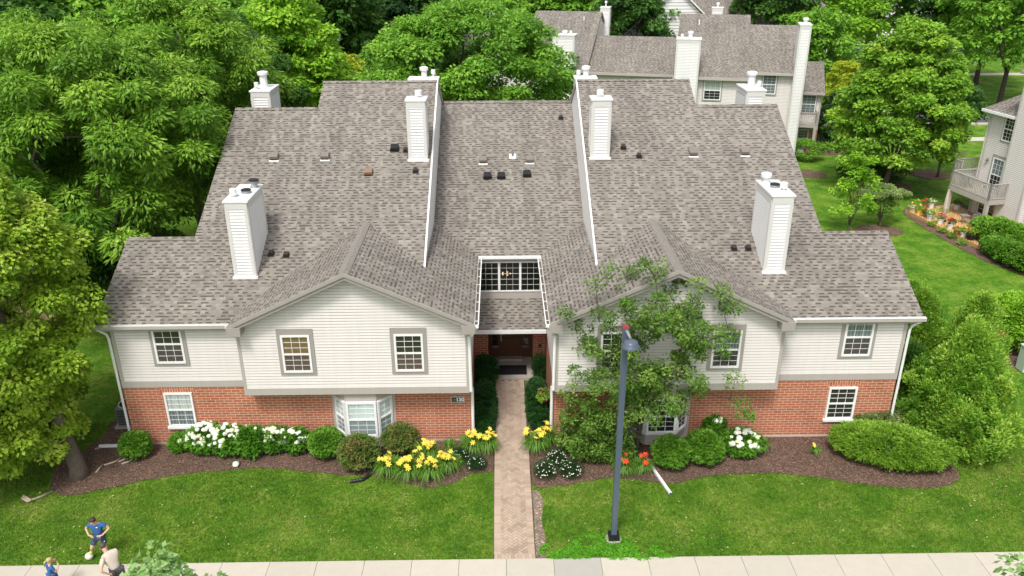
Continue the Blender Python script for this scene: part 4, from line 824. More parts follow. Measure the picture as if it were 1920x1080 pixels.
# deck
dk = thing('deck', 'low golden wooden deck with flower pots beside the right-hand townhouse', 'deck', (28, 23, 0)); m = MB()
dp = [G(1697, 393, .22), G(1790, 382, .22), RP(0, .03, .22), RP(4.2, .55, .22), G(1838, 462, .22)]
m2 = [(p.x, p.y) for p in dp]; 
if area(m2) < 0: m2 = m2[::-1]
MT['deckmat'] = plain('deck_plain', (.50, .29, .115), .55, .15, 3)
dm, nt_, b_, o_ = new_mat('deck_boards'); mp = N(nt_, 'ShaderNodeMapping'); mp.inputs['Rotation'].default_value = (0, 0, math.radians(30)); L(nt_, geo(nt_), mp.inputs[0]); s_ = N(nt_, 'ShaderNodeSeparateXYZ'); L(nt_, mp.outputs[0], s_.inputs[0])
fb = math_(nt_, 'FRACT', math_(nt_, 'DIVIDE', s_.outputs[0], .15)); wn = N(nt_, 'ShaderNodeTexWhiteNoise', noise_dimensions='1D'); L(nt_, math_(nt_, 'FLOOR', math_(nt_, 'DIVIDE', s_.outputs[0], .15)), wn.inputs['W'])
c_ = ramp(nt_, wn.outputs[0], [(0, (.50, .27, .10)), (1, (.66, .42, .18))]); c_ = mixc(nt_, math_(nt_, 'LESS_THAN', fb, .09), c_, (.14, .07, .03)); L(nt_, c_, b_.inputs['Base Color']); b_.inputs['Roughness'].default_value = .55; MT['deckmat'] = dm
m.prism([(x, y, .22) for x, y in m2], (0, 0, -.06)); m.build('deck_floor', MT['deckmat'], dk, world=True)
m = MB(); m.prism([(x, y, .155) for x, y in chaikin(m2, 0)], (0, 0, -.2)); m.build('deck_frame', MT['wood'], dk, world=True)
# ================================================================ vegetation
RN = np.random.default_rng(11)
def unit(v): return v/np.maximum(np.linalg.norm(v, axis=1, keepdims=True), 1e-9)
def sph(n, rng): return unit(rng.normal(size=(n, 3)))
def leaf_arrays(Cn, D, Nn, Ln, Wd, U, V, fold=0.0):
    """kite-shaped leaves: returns verts (4n,3) and uv (4n,2)"""
    D = unit(D); S = unit(np.cross(D, Nn)); Nn = unit(np.cross(S, D)); Ln = np.asarray(Ln).reshape(-1, 1); Wd = np.asarray(Wd).reshape(-1, 1)
    a = Cn; b = Cn+D*Ln*.45+S*Wd*.5-Nn*Wd*fold; c = Cn+D*Ln-Nn*Ln*.12; d = Cn+D*Ln*.45-S*Wd*.5-Nn*Wd*fold
    return np.stack([a, b, c, d], 1).reshape(-1, 3), np.repeat(np.stack([U, V], 1), 4, 0)
def quads_mesh(name, v, uv, extra=None, mats=None):
    nq = len(v)//4; me = bpy.data.meshes.new(name)
    ev, ef = (extra if extra else ([], [])); nv = len(v)
    vv = np.concatenate([v, np.array(ev).reshape(-1, 3)]) if len(ev) else v
    me.vertices.add(len(vv)); me.vertices.foreach_set('co', vv.astype(np.float32).ravel())
    tot = [4]*nq+[len(f) for f in ef]; loops = np.concatenate([np.arange(nq*4), np.array([i+nv for f in ef for i in f], dtype=np.int64)]) if len(ef) else np.arange(nq*4)
    me.loops.add(len(loops)); me.loops.foreach_set('vertex_index', loops.astype(np.int32))
    st = np.concatenate([[0], np.cumsum(tot)[:-1]]); me.polygons.add(len(tot)); me.polygons.foreach_set('loop_start', st.astype(np.int32)); me.polygons.foreach_set('loop_total', np.array(tot, dtype=np.int32))
    me.update(calc_edges=True); l = me.uv_layers.new(name='UVMap'); u = np.concatenate([uv, np.full((len(loops)-nq*4, 2), .12)]) if len(ef) else uv
    l.data.foreach_set('uv', u.astype(np.float32).ravel()); return me
def clump_leaves(cl, nleaf, L_, W_, rng, droop=.35, flat=.65, up=.7, shell=.55, outw=None):
    """cl (k,4): centre + radius of leaf clumps"""
    k = len(cl); n = k*nleaf; ci = np.repeat(np.arange(k), nleaf)
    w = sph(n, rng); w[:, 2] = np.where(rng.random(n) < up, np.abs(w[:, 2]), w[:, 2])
    rr = cl[ci, 3]*(shell+(1-shell)*rng.random(n)**.6); p = cl[ci, :3]+w*rr[:, None]*np.array([1, 1, flat])
    d = w*np.array([1, 1, .35])+rng.normal(size=(n, 3))*.35
    if outw is not None: d += outw[ci]*.6
    d[:, 2] -= droop; nn = w*.55+np.array([0, 0, .8])+rng.normal(size=(n, 3))*.35
    s = rng.uniform(.7, 1.25, n); ct = rng.random(k)
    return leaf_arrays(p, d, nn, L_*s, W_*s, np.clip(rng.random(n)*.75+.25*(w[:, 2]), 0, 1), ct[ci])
def crown_clumps(rx, ry, rz, cz, n, r0, r1, rng, lump=.18, inner=.45, low=-.75, pear=0.0, cone=0.0):
    d = sph(n*3, rng); d = d[d[:, 2] > low][:n]; n = len(d)
    k = 1+lump*np.sin(3.1*d[:, 0]+rng.uniform(0, 6))*np.cos(2.7*d[:, 1]+rng.uniform(0, 6))+lump*.6*rng.normal(size=n)*.5
    t = inner+(1-inner)*rng.random(n)**.45
    h = d[:, 2]; wd = 1+pear*(-h)
    if cone: wd = wd*np.clip(1-cone*(h+.2), .12, 1.3)
    P = np.stack([d[:, 0]*rx*k*t*wd, d[:, 1]*ry*k*t*wd, cz+h*rz*(k*.5+.5)*t], 1)
    return np.concatenate([P, rng.uniform(r0, r1, (n, 1))], 1)
def limbs(mb, H0, clumps, r, rng, nlimb=7, z0=0.0, lean=(0, 0), sub=2, seg=7):
    fork = Vector((lean[0], lean[1], H0)); pts = [Vector((0, 0, -.1)), Vector((lean[0]*.1+.03, lean[1]*.1, .35)), Vector((lean[0]*.45, lean[1]*.45, H0*.5)), fork]
    mb.tube(pts, [r*1.45, r*1.02, r*.88, r*.75], seg+3)
    idx = rng.choice(len(clumps), min(nlimb, len(clumps)), replace=False)
    for i in idx:
        c = Vector(clumps[i, :3].tolist()); mid = fork.lerp(c, .5)+Vector((0, 0, (c-fork).length*.12)); rr = r*rng.uniform(.32, .5)
        mb.tube([fork-Vector((0, 0, .2)), fork.lerp(mid, .55)+Vector((rng.uniform(-.2, .2), rng.uniform(-.2, .2), 0)), mid, c], [rr, rr*.75, rr*.55, rr*.15], seg)
        for _ in range(sub):
            j = int(rng.integers(len(clumps))); c2 = Vector(clumps[j, :3].tolist())
            if (c2-mid).length < (c-fork).length*.8: mb.tube([mid, mid.lerp(c2, .5)+Vector((0, 0, .15)), c2], [rr*.45, rr*.3, rr*.1], 5)
def tree(name, label, loc, clumps, nleaf, L_, W_, mat, H0, tr, rng, bark='bark', group=None, droop=.35, flat=.65, cat='tree', nlimb=8, up=.7, lean=(0, 0), sub=2, shell=.55, extra=None):
    t = thing(name, label, cat, loc, group=group)
    v, uv = clump_leaves(clumps, nleaf, L_, W_, rng, droop, flat, up, shell)
    if extra is not None: v = np.concatenate([v, extra[0]]); uv = np.concatenate([uv, extra[1]])
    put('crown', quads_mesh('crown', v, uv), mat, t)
    b = MB(); limbs(b, H0, clumps, tr, rng, nlimb, lean=lean, sub=sub); b.build('trunk', MT[bark], t, smooth=True)
    return t
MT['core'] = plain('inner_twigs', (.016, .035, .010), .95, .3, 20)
LM = {}
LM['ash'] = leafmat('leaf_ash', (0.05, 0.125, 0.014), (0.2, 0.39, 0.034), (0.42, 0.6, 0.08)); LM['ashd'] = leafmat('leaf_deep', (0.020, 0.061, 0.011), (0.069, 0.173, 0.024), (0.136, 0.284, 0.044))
LM['lime'] = leafmat('leaf_lime', (0.1, 0.24, 0.014), (0.28, 0.52, 0.035), (0.42, 0.6, 0.07)); LM['yellow'] = leafmat('leaf_yellowgreen', (0.11, 0.23, 0.014), (0.34, 0.5, 0.04), (0.55, 0.62, 0.12))
LM['mid'] = leafmat('leaf_mid', (0.055, 0.15, 0.014), (0.19, 0.4, 0.036), (0.35, 0.58, 0.07)); LM['maple'] = leafmat('leaf_maple', (0.065, 0.16, 0.016), (0.27, 0.49, 0.045), (0.5, 0.62, 0.09))
LM['gold'] = leafmat('leaf_gold', (0.2, 0.28, 0.015), (0.42, 0.5, 0.03), (0.6, 0.6, 0.06)); LM['dark'] = leafmat('leaf_dark', (0.011, 0.036, 0.010), (0.034, 0.097, 0.023), (0.066, 0.156, 0.035))
LM['crab'] = leafmat('leaf_crabapple', (0.045, 0.11, 0.012), (0.15, 0.28, 0.04), (0.3, 0.42, 0.08)); LM['box'] = leafmat('leaf_boxwood', (0.035, 0.108, 0.009), (0.130, 0.312, 0.024), (0.259, 0.432, 0.060)); LM['boxr'] = leafmat('leaf_bronze_tip', (0.047, 0.108, 0.013), (0.168, 0.240, 0.048), (0.363, 0.216, 0.108))
LM['arb'] = leafmat('leaf_arborvitae', (.075, .20, .018), (.25, .46, .045), (.50, .60, .10)); LM['jun'] = leafmat('leaf_juniper', (0.068, 0.161, 0.012), (0.217, 0.398, 0.034), (0.366, 0.550, 0.068)); LM['yew'] = leafmat('leaf_yew', (.007, .036, .008), (.022, .085, .016), (.05, .15, .025))
LM['hyd'] = leafmat('leaf_hydrangea', (0.032, 0.099, 0.008), (0.107, 0.286, 0.022), (0.190, 0.396, 0.044)); LM['lily'] = leafmat('leaf_daylily', (0.05, 0.13, 0.014), (0.16, 0.34, 0.04), (0.3, 0.46, 0.09)); LM['aster'] = leafmat('leaf_dark_mound', (.010, .04, .012), (.03, .085, .02), (.05, .13, .03))
LM['sil'] = leafmat('leaf_silvery', (0.11, 0.23, 0.06), (0.28, 0.46, 0.14), (0.5, 0.62, 0.32)); LM['clover'] = leafmat('leaf_clover', (.06, .22, .01), (.13, .40, .02), (.20, .50, .04)); LM['rust'] = leafmat('leaf_rusty', (.14, .05, .02), (.34, .13, .05), (.42, .22, .08)); LM['dead'] = leafmat('leaf_dead', (.08, .05, .03), (.16, .10, .06), (.25, .15, .1))
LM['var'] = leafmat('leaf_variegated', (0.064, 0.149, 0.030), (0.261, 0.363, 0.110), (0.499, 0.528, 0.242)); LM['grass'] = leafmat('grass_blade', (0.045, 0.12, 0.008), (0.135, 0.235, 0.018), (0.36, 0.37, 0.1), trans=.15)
rg = np.random.default_rng
# --- big ash trees on the left
def ash(label, px, py, Y, r, rz, cz, n, nl, seed, mat='ash', base=None, L_=.34, W_=.13, H0=4.5, tr=.26, grp='ash trees beside the left wing'):
    rng = rg(seed); c = AY(px, py, Y); cl = crown_clumps(r, r, rz, cz, n, .55, 1.05, rng, lump=.22, inner=.5)
    return tree('ash_tree', label, (c.x, Y, 0), cl, nl, L_, W_, LM[mat], H0, tr, rng, group=grp, droop=.38, flat=.78, nlimb=9)
ash('biggest bright green ash tree with drooping sprays, left of the main building', 150, 220, 8.5, 5.0, 4.9, 8.6, 210, 520, 3, L_=.25, W_=.085, tr=.3)
ash('ash tree with a forked trunk showing just left of the main roof', 335, 150, 17, 4.2, 3.9, 10.6, 130, 380, 4, H0=4.6, tr=.3, L_=.24, W_=.09)
ash('dark ash tree nearest the rear left chimney', 420, 200, 24, 3.8, 5.0, 7.6, 120, 330, 5, mat='ashd', L_=.25, W_=.10)
ash('ash tree at the left edge above the yellow-green tree', -10, 200, 13, 5.0, 5, 8.6, 130, 400, 6, L_=.25, W_=.09)
ash('low dark tree filling the gap beside the left wing', 200, 430, 9.5, 2.6, 2.6, 3.3, 70, 380, 7, mat='ashd', L_=.22, W_=.09, H0=2)
# --- yellow-green tree at the left front
rng = rg(21); tp = G(150, 892); lnx = -2.35
cl = crown_clumps(2.95, 2.9, 5.0, 5.9, 300, .4, .75, rng, lump=.2, inner=.5, pear=.12, low=-.9); cl[:, 0] += lnx; cl[:, 2] += .5; ex = crown_clumps(2.0, 2.2, 1.3, 2.1, 60, .35, .6, rng, inner=.2); ex[:, 0] -= 1.7; ex[:, 1] += .3; cl = np.concatenate([cl, ex])
tree('linden_tree', 'yellow-green tree with a thick grey trunk in the front left mulch bed', (tp.x, tp.y, 0), cl, 400, .14, .10, LM['yellow'], 2.6, .27, rng, lean=(-.35, .1), droop=.4, flat=.75)
# --- trees behind
def rnd(name, label, px, py, Y, r, rz, cz, n, nl, seed, mat, L_=.3, W_=.2, H0=3, tr=.2, grp=None, **k):
    rng = rg(seed); c = AY(px, py, Y); cl = crown_clumps(r, r, rz, cz, n, .6, 1.1, rng, **k)
    return tree(name, label, (c.x, Y, 0), cl, nl, L_, W_, LM[mat], H0, tr, rng, group=grp, nlimb=7)
rnd('lime_green_tree', 'bright lime-green tree behind the left rear chimney', 535, 90, 29, 3.9, 5.2, 8.2, 140, 240, 31, 'lime', cone=.35)
rnd('round_tree', 'large dense round green tree behind the centre roof', 872, 100, 25, 6.3, 5.3, 7.6, 330, 320, 32, 'mid', L_=.24, W_=.14, lump=.07, inner=.68)
rnd('golden_tree', 'small golden-yellow tree left of the large round tree', 652, 120, 34, 1.6, 2.6, 6.2, 40, 160, 33, 'gold', L_=.28, W_=.18)
rng = rg(34); mp_ = G(1655, 357); cl = crown_clumps(4.05, 4.05, 5.0, 6.6, 300, .4, .8, rng, lump=.16, inner=.5, cone=.45, low=-.92); cl = cl[cl[:, 2] > 2.5]; cl[:, 0] += .45
tree('maple_tree', 'tall bright maple with pointed crown on the right lawn', (mp_.x, mp_.y, 0), cl, 260, .24, .18, LM['maple'], 2.0, .2, rng, droop=.3, cat='tree', lean=(.3, 0))
rng = rg(35); yp = G(1588, 442); cl = crown_clumps(1.35, 1.35, 2.35, 2.9, 46, .2, .42, rng, lump=.3, inner=.3, cone=.3)
tree('maple_tree', 'small young yellow-green maple beside the right wing roof', (yp.x, yp.y, 0), cl, 110, .16, .12, LM['lime'], .8, .05, rng, nlimb=14, droop=.2)
rng = rg(36); sp = G(1757, 332); cl = crown_clumps(2.3, 2.3, 1.7, 5.2, 60, .4, .7, rng); tree('small_tree', 'thin dark-stemmed tree right of the tall maple', (sp.x, sp.y, 0), cl, 110, .24, .18, LM['ashd'], 3.0, .09, rng)
rng = rg(37); up_ = G(1648, 424); cl = np.concatenate([crown_clumps(1.25, 1.1, .45, 2.15, 46, .2, .3, rng, low=-.3), crown_clumps(.75, .75, .9, 1.2, 26, .2, .3, rng)])
tree('clipped_tree', 'small tree with a flat clipped variegated top on the right lawn', (up_.x, up_.y, 0), cl[:46], 130, .09, .07, LM['var'], .6, .08, rng, nlimb=10, extra=None)
v, uv = clump_leaves(cl[46:], 110, .09, .06, rng); put('inner_foliage', quads_mesh('inner_foliage', v, uv), LM['crab'], C.objects['clipped_tree'])
rng = rg(38)
def shrubtree(label, px, py, r, rz, cz, mat, n, nl, seed, L_=.12, W_=.09, name='shrub', cone=0, H0=.6, grp=None):
    rng = rg(seed); p = G(px, py); cl = crown_clumps(r, r, rz, cz, n, .25, .5, rng, cone=cone, lump=.15, inner=.6, low=-.95)
    return tree(name, label, (p.x, p.y, 0), cl, nl, L_, W_, LM[mat], H0, .07, rng, cat='shrub', nlimb=5, group=grp)
shrubtree('dark shrub on the mulch behind the clipped tree', 1608, 345, 1.5, 1.2, 1.3, 'dark', 50, 130, 40); shrubtree('green shrub under the tall maple', 1672, 340, 1.3, 1.1, 1.2, 'ashd', 40, 120, 41)
shrubtree('rounded shrub just beyond the right roof edge near the townhouse', 1508, 300, 1.0, .8, .9, 'mid', 30, 130, 42); shrubtree('gold-tipped evergreen beside the rear townhouse', 1570, 240, 1.9, 3.2, 3.4, 'gold', 80, 110, 43, L_=.2, W_=.14, name='evergreen_shrub', cone=.3)
shrubtree('tall dark evergreen behind the rear townhouse balcony', 1560, 275, 1.5, 2.2, 2.3, 'dark', 60, 110, 44, L_=.2, W_=.14, name='evergreen_shrub')
# --- arborvitae and shrubs right of the building
def arb(label, px, py, r, H, seed, n=150, nl=260, mat='arb', x=None, y=None, L_=.11, W_=.05, squash=1):
    n = int(n*1.5); rng = rg(seed); p = G(px, py) if x is None else Vector((x, y, 0))
    i_ = (np.arange(n)+.5)/n; zz = 1-(1-i_)**.72; ph = np.arange(n)*2.39996; prof = np.where(zz < .25, .80+.8*zz, 1.0)*np.clip(1-(np.maximum(zz-.2, 0)/.85)**1.35, .05, 1); lob = 1+.10*np.sin(3*ph+seed)+.13*np.sin(5.3*zz*3.1+ph*2)
    R_ = prof*lob*rng.uniform(.62, 1.08, n); cl = np.stack([np.cos(ph)*R_*r*.92, np.sin(ph)*R_*r*squash*.92, .15+zz*(H-.3)+rng.normal(size=n)*.05, rng.uniform(.13, .40, n)], 1); inn = cl[::3].copy(); inn[:, :2] *= .6; cl = np.concatenate([cl, inn])
    t = thing('arborvitae', label, 'evergreen', (p.x, p.y, 0), group='arborvitae at the right corner')
    v, uv = clump_leaves(cl, nl, L_, W_, rng, droop=-.7, flat=1.8, up=.75, shell=.2); put('foliage', quads_mesh('foliage', v, uv), LM[mat], t)
    b = MB(); b.tube([(0, 0, 0), (0, 0, H*.6)], [.12, .05], 8); b.blob((0, 0, H*.40), (r*.45, r*.4, H*.32), 10, 8, rng=RG, amp=.1); b.build('stem', MT['core'], t); return t
arb('biggest yellow-tipped arborvitae at the right corner of the building', 0, 0, 2.0, 4.5, 50, 190, 300, 'arb', x=15.75, y=-.35)
arb('arborvitae with a rusty brown patch behind the biggest one', 0, 0, 1.3, 4.0, 51, 110, 260, x=18.1, y=3.3)
arb('darker arborvitae against the right wall of the building', 0, 0, 1.45, 3.7, 52, 110, 260, 'jun', x=16.3, y=4.3)
arb('green arborvitae farther back past the right roof edge', 0, 0, 1.4, 2.2, 53, 90, 220, 'mid', x=18.2, y=8.4)
arb('lowest dark arborvitae tight beside the corner downspout', 0, 0, .95, 2.9, 54, 70, 240, 'ashd', x=14.6, y=1.3)
rng = rg(57); v, uv = clump_leaves(np.array([[.05, -.95, 2.8, .34]]), 160, .12, .05, rng, droop=-.2, flat=1); put('brown_foliage', quads_mesh('brown_foliage', v, uv), LM['rust'], C.objects['arborvitae.001'])
def mound(name, label, x, y, rx, ry, h, mat, seed, n=60, nl=120, L_=.06, W_=.045, cat='shrub', grp=None, core=True, up=.85, droop=.1, leafname='foliage', z0=0, flat=.9, cr=(.10, .17), rot=0):
    rng = rg(seed); t = thing(name, label, cat, (x, y, z0), rot, group=grp)
    i_ = np.arange(n)+.5; zf = 1-1.6*i_/n; ph = i_*2.39996; d = unit(np.stack([np.cos(ph)*np.sqrt(1-zf**2), np.sin(ph)*np.sqrt(1-zf**2), zf], 1)+rng.normal(size=(n, 3))*.06); cl = np.concatenate([d*np.array([rx*.86, ry*.86, h*.5*.86])*rng.uniform(.92, 1.04, (len(d), 1))+np.array([0, 0, h*.5]), rng.uniform(*cr, (len(d), 1))], 1)
    v, uv = clump_leaves(cl, nl, L_, W_, rng, droop=droop, flat=flat, up=up, shell=.4, outw=d)
    put(leafname, quads_mesh(leafname, v, uv), LM[mat], t)
    if core: b = MB(); b.blob((0, 0, h*.48), (rx*.62, ry*.62, h*.32), 12, 8, rng=RG, amp=.06); b.tube([(0, 0, -.02), (0, 0, h*.4)], [.04, .03], 6); b.build('branches', MT['core'], t, smooth=True)
    return t
GS = 'clipped round shrubs in the front bed'
for i, (px, py, r, h, mat, lb) in enumerate(((255, 862, .46, .95, 'box', 'round green shrub at the far left corner of the brick wall'), (612, 860, .58, 1.0, 'box', 'round shrub left of the left bay window'), (673, 882, .70, 1.12, 'boxr', 'round bronze-topped shrub in front of the left bay window'), (750, 850, .60, .95, 'boxr', 'bronze-topped shrub right of the left bay window, behind the yellow lilies'),
        (1258, 880, .62, 1.05, 'box', 'round shrub in front of the right bay window beside the white spout'), (1320, 872, .66, 1.1, 'box', 'round shrub just right of the right bay window'))):
    p = G(px, py); mound('round_shrub', lb, p.x, p.y+r*.35, r, r, h, mat, 60+i, n=90, nl=110, L_=.075, W_=.055, grp=GS)
p = G(910, 735); mound('round_shrub', 'dark round shrub at the left of the entry door', -1.02, 3.9, .52, .6, 1.35, 'yew', 66, n=80, nl=100)
mound('conical_shrub', 'small dark bush at the right of the entry', 1.2, 4.35, .28, .3, 1.1, 'yew', 67, n=40, nl=70)
mound('hedge', 'dark low yew hedge along the left of the brick walk', -1.03, 1.75, .46, 2.15, .75, 'yew', 68, n=200, nl=110, grp='yew hedges along the walk'); mound('hedge', 'dark low yew hedge along the right of the brick walk', 1.02, 1.9, .44, 2.0, .75, 'yew', 69, n=190, nl=110, grp='yew hedges along the walk')
t = mound('juniper', 'wide spreading bright green juniper at the front right corner', 13.0, -1.35, 2.15, 1.15, 1.0, 'jun', 70, n=260, nl=170, L_=.10, W_=.035, up=.9, cr=(.14, .24), droop=-.1, rot=math.radians(-18))
mound('spirea', 'pale yellow-flowered shrub between the juniper and the wall', 13.1, .45-.2, 1.25, .65, 1.1, 'var', 71, n=110, nl=130, L_=.07, W_=.05)
p = G(1890, 640); mound('round_bush', 'large round lime-green bush near the right edge', 22.3, 6.9, 1.75, 1.7, 2.2, 'lime', 72, n=200, nl=150, L_=.13, W_=.09, cr=(.2, .35))
mound('hedge', 'clipped tall hedge beside the deck', *(RP(6.0, 2.6).xy), 1.1, 2.8, 1.6, 'mid', 73, n=200, nl=130, L_=.11, W_=.08, cr=(.15, .28), rot=math.radians(11)); mound('hedge', 'lower bright hedge in front of the tall clipped hedge', *(RP(8.2, 3.9).xy), .95, 2.6, 1.15, 'box', 74, n=170, nl=130, L_=.11, W_=.08, cr=(.15, .26), rot=math.radians(11))
# --- crabapple in front of the right gable: sparse crown, visible branches
rng = rg(80); cp = G(1192, 852); tc = thing('crabapple_tree', 'sparse twisted crabapple tree in front of the right gable, partly behind the lamp post', 'tree', (cp.x, cp.y, 0))
def greedy(mb, targets, trunk, rtip, seg=6, wob=.12, rng=rng):
    """grow each target from the nearest existing branch node; radii follow the number of tips carried"""
    nodes = [Vector(p) for p in trunk]; par = [-1]+list(range(len(trunk)-1)); T = sorted([Vector(t.tolist()) for t in targets], key=lambda t: (t-nodes[-1]).length)
    first_free = max(1, len(trunk)//2)
    for t in T:
        bi = min(range(first_free, len(nodes)), key=lambda i: (nodes[i]-t).length+.35*max(0, nodes[i].z-t.z))
        p = nodes[bi]; n_ = max(1, int((t-p).length/.45)); prev = bi
        for k in range(1, n_+1):
            q = p.lerp(t, k/n_)+(Vector(rng.normal(size=3).tolist())*wob*.5 if k < n_ else Vector((0, 0, 0)))+Vector((0, 0, math.sin(math.pi*k/n_)*.10))
            nodes.append(q); par.append(prev); prev = len(nodes)-1
    cnt = [0]*len(nodes); ch = [0]*len(nodes)
    for i in range(len(nodes)): 
        if par[i] >= 0: ch[par[i]] += 1
    for i in range(len(nodes)-1, -1, -1):
        if ch[i] == 0: cnt[i] += 1
        if par[i] >= 0: cnt[par[i]] += cnt[i]
    for i in range(1, len(nodes)): j = par[i]; mb.tube([nodes[j], nodes[i]], [rtip*cnt[j]**.5 if j else rtip*1.25*cnt[j]**.5, rtip*cnt[i]**.5], seg if cnt[i] > 4 else 4, cap=False)
b = MB(); T_ = []
while len(T_) < 210:
    d = rng.normal(size=3); d /= np.linalg.norm(d); k_ = rng.random()**.42; q = np.array([.35+d[0]*3.0*k_, -.15+d[1]*1.9*k_, 3.75+d[2]*3.35*k_])
    if q[2] < .5 or (q[0] > 2.05 and 2.6 < q[2] < 5.2 and rng.random() < .75) or (q[2] < 2.3 and q[0] > -.3) or math.sin(q[0]*1.9+1)*math.cos(q[2]*1.6+q[1]) > .72: continue
    T_.append(q)
for q in ((-1.7, -.3, 6.6), (-1.2, -.4, 7.1), (-.2, -.3, 7.3), (.15, -.3, 6.9), (2.3, -.4, 6.3), (2.7, -.5, 5.9), (3.3, -.5, 2.2), (3.6, -.6, 1.9), (-2.6, -.4, 5.7)): T_.append(np.array(q))
for k_ in range(34): T_.append(np.array([rng.uniform(-2.7, -.6), rng.uniform(-.9, .5), rng.uniform(.7, 2.6)]))
T_ = np.array(T_); greedy(b, T_, [(0, 0, -.05), (.02, 0, .5), (.08, .03, 1.1), (.16, .05, 1.7)], .0095)
b.build('trunk', MT['barkd'], tc, smooth=True)
cl = np.concatenate([T_, rng.uniform(.18, .42, (len(T_), 1))], 1); v, uv = clump_leaves(cl, 125, .10, .07, rng, droop=.15, flat=.9, up=.5, shell=.2)
put('crown', quads_mesh('crown', v, uv), LM['crab'], tc)
sel = cl[rng.choice(len(cl), 12, replace=False)]; v, uv = clump_leaves(sel, 34, .09, .06, rng, droop=.3); put('dead_leaves', quads_mesh('dead_leaves', v, uv), LM['dead'], tc)
# --- street trees below the camera: only their tops reach into the frame
for k, (x, y, H, lb, sd) in enumerate(((-6.75, -13.0, 6.42, 'pale green street tree whose top shows at the bottom left', 90), (10.5, -12.9, 6.0, 'pale green street tree at the bottom right corner', 91))):
    rng = rg(sd); cl = crown_clumps(1.3, 1.1, 1.9, H-1.95, 44, .2, .4, rng, lump=.3, inner=.3, cone=.3)
    tree('street_tree', lb, (x, y, 0), cl, 70, .15, .10, LM['sil'], 1.9, .06, rng, group='street trees', nlimb=14)
# --- background trees: a few crowns, copied
kids_index(); protos = []
for k, (r, rz, cz, mat, sd) in enumerate(((4.6, 4.6, 7.2, 'mid', 100), (4.2, 5.2, 7.6, 'ashd', 101), (5.0, 4.4, 7.4, 'lime', 102), (3.8, 5.4, 7.4, 'maple', 103), (4.4, 4.8, 7.2, 'dark', 104))):
    rng = rg(sd); cl = crown_clumps(r, r, rz, cz, 120, .7, 1.2, rng, lump=.2, inner=.55)
    protos.append(None); 
    globals()['PR%d' % k] = (cl, mat, sd)
BT = [  # px, Y, kind, scale, label
 (40, 30, 1, 1.15, 'tree at the far left top, behind the ashes'), (215, 33, 0, 1.2, 'mid-green tree above the big ash, upper left'), (330, 40, 1, 1.2, 'dark tree in the upper left behind the fork'), (452, 38, 0, 1.05, 'green tree directly behind the lime-green one'), (600, 44, 1, 1.15, 'dark tree between the lime-green and golden trees'), (690, 52, 4, 1.1, 'shadowy tree behind the golden one'),
 (770, 56, 1, 1.2, 'deep green tree behind the round tree, left side'), (880, 68, 0, 1.2, 'tree above the large round tree'), (1000, 74, 2, 1.0, 'light green tree behind the far chimney'), (1060, 72, 0, 1.1, 'green tree above the rear townhouse gable'), (1175, 56, 1, .92, 'dark spreading tree between the two rear townhouse blocks'), (1225, 62, 0, .95, 'green tree left of the high townhouse roof'),
 (1450, 66, 1, 1.15, 'dark tree right of the high townhouse roof'), (1560, 74, 2, 1.15, 'light green tree above the rear townhouse wing'), (1530, 58, 0, .8, 'rounded tree behind the townhouse tall chimney'), (1628, 88, 0, 1.1, 'tree behind the tall maple, left'), (1765, 82, 1, 1.15, 'dark green tree right behind the tall maple'), (1850, 72, 0, 1.2, 'bushy tree at the upper right'), (1905, 60, 0, 1.1, 'tree at the upper right edge over the townhouse'),
 (1800, 96, 3, 1.2, 'pointed tree far behind at the upper right'), (1400, 95, 0, 1.2, 'distant tree right of the brown roof'), (1700, 140, 4, 1.2, 'distant tree beside the far white house'), (960, 100, 3, 1.2, 'distant pointed tree near the top centre')]
first = {}
for (px, Y, kd, sc_, lb) in BT:
    c = AY(px, 60, Y); g_ = 'trees behind the buildings'
    if kd not in first:
        cl, mat, sd = globals()['PR%d' % kd]; t = tree('background_tree', lb, (c.x, Y, 0), cl, 130, .42, .28, LM[mat], 3, .25, rg(sd+50), group=g_, bark='barkd'); t.scale = (sc_,)*3; first[kd] = t; kids_index()
    else: dup(first[kd], (c.x, Y, 0), RG.uniform(0, 6.28), (sc_, sc_, sc_*RG.uniform(.95, 1.1)), lb, g_)
# far woods as one mass
rng = rg(200); me_l = []; uv_l = []
cls = []
for k in range(150):
    Y = rng.uniform(112, 260); X = rng.uniform(-.72, .78)*(Y+25); h = rng.uniform(7, 11)
    c = crown_clumps(4.5, 4.5, h*.5, h*.62, 22, 1.2, 2.2, rng); c[:, 0] += X; c[:, 1] += Y; cls.append(c)
for k in range(26):
    Y = rng.uniform(52, 100); X = rng.uniform(-.72, -.18)*(Y+25); h = rng.uniform(10, 14)
    c = crown_clumps(4.5, 4.5, h*.5, h*.58, 26, 1.2, 2.0, rng); c[:, 0] += X; c[:, 1] += Y; cls.append(c)
cls = np.concatenate(cls); v, uv = clump_leaves(cls, 26, .95, .7, rng); o = put('far_woods', quads_mesh('far_woods', v, uv), LM['mid'], None); o['kind'] = 'stuff'; o['label'] = 'distant woods closing the view behind the houses'; o['category'] = 'woods'
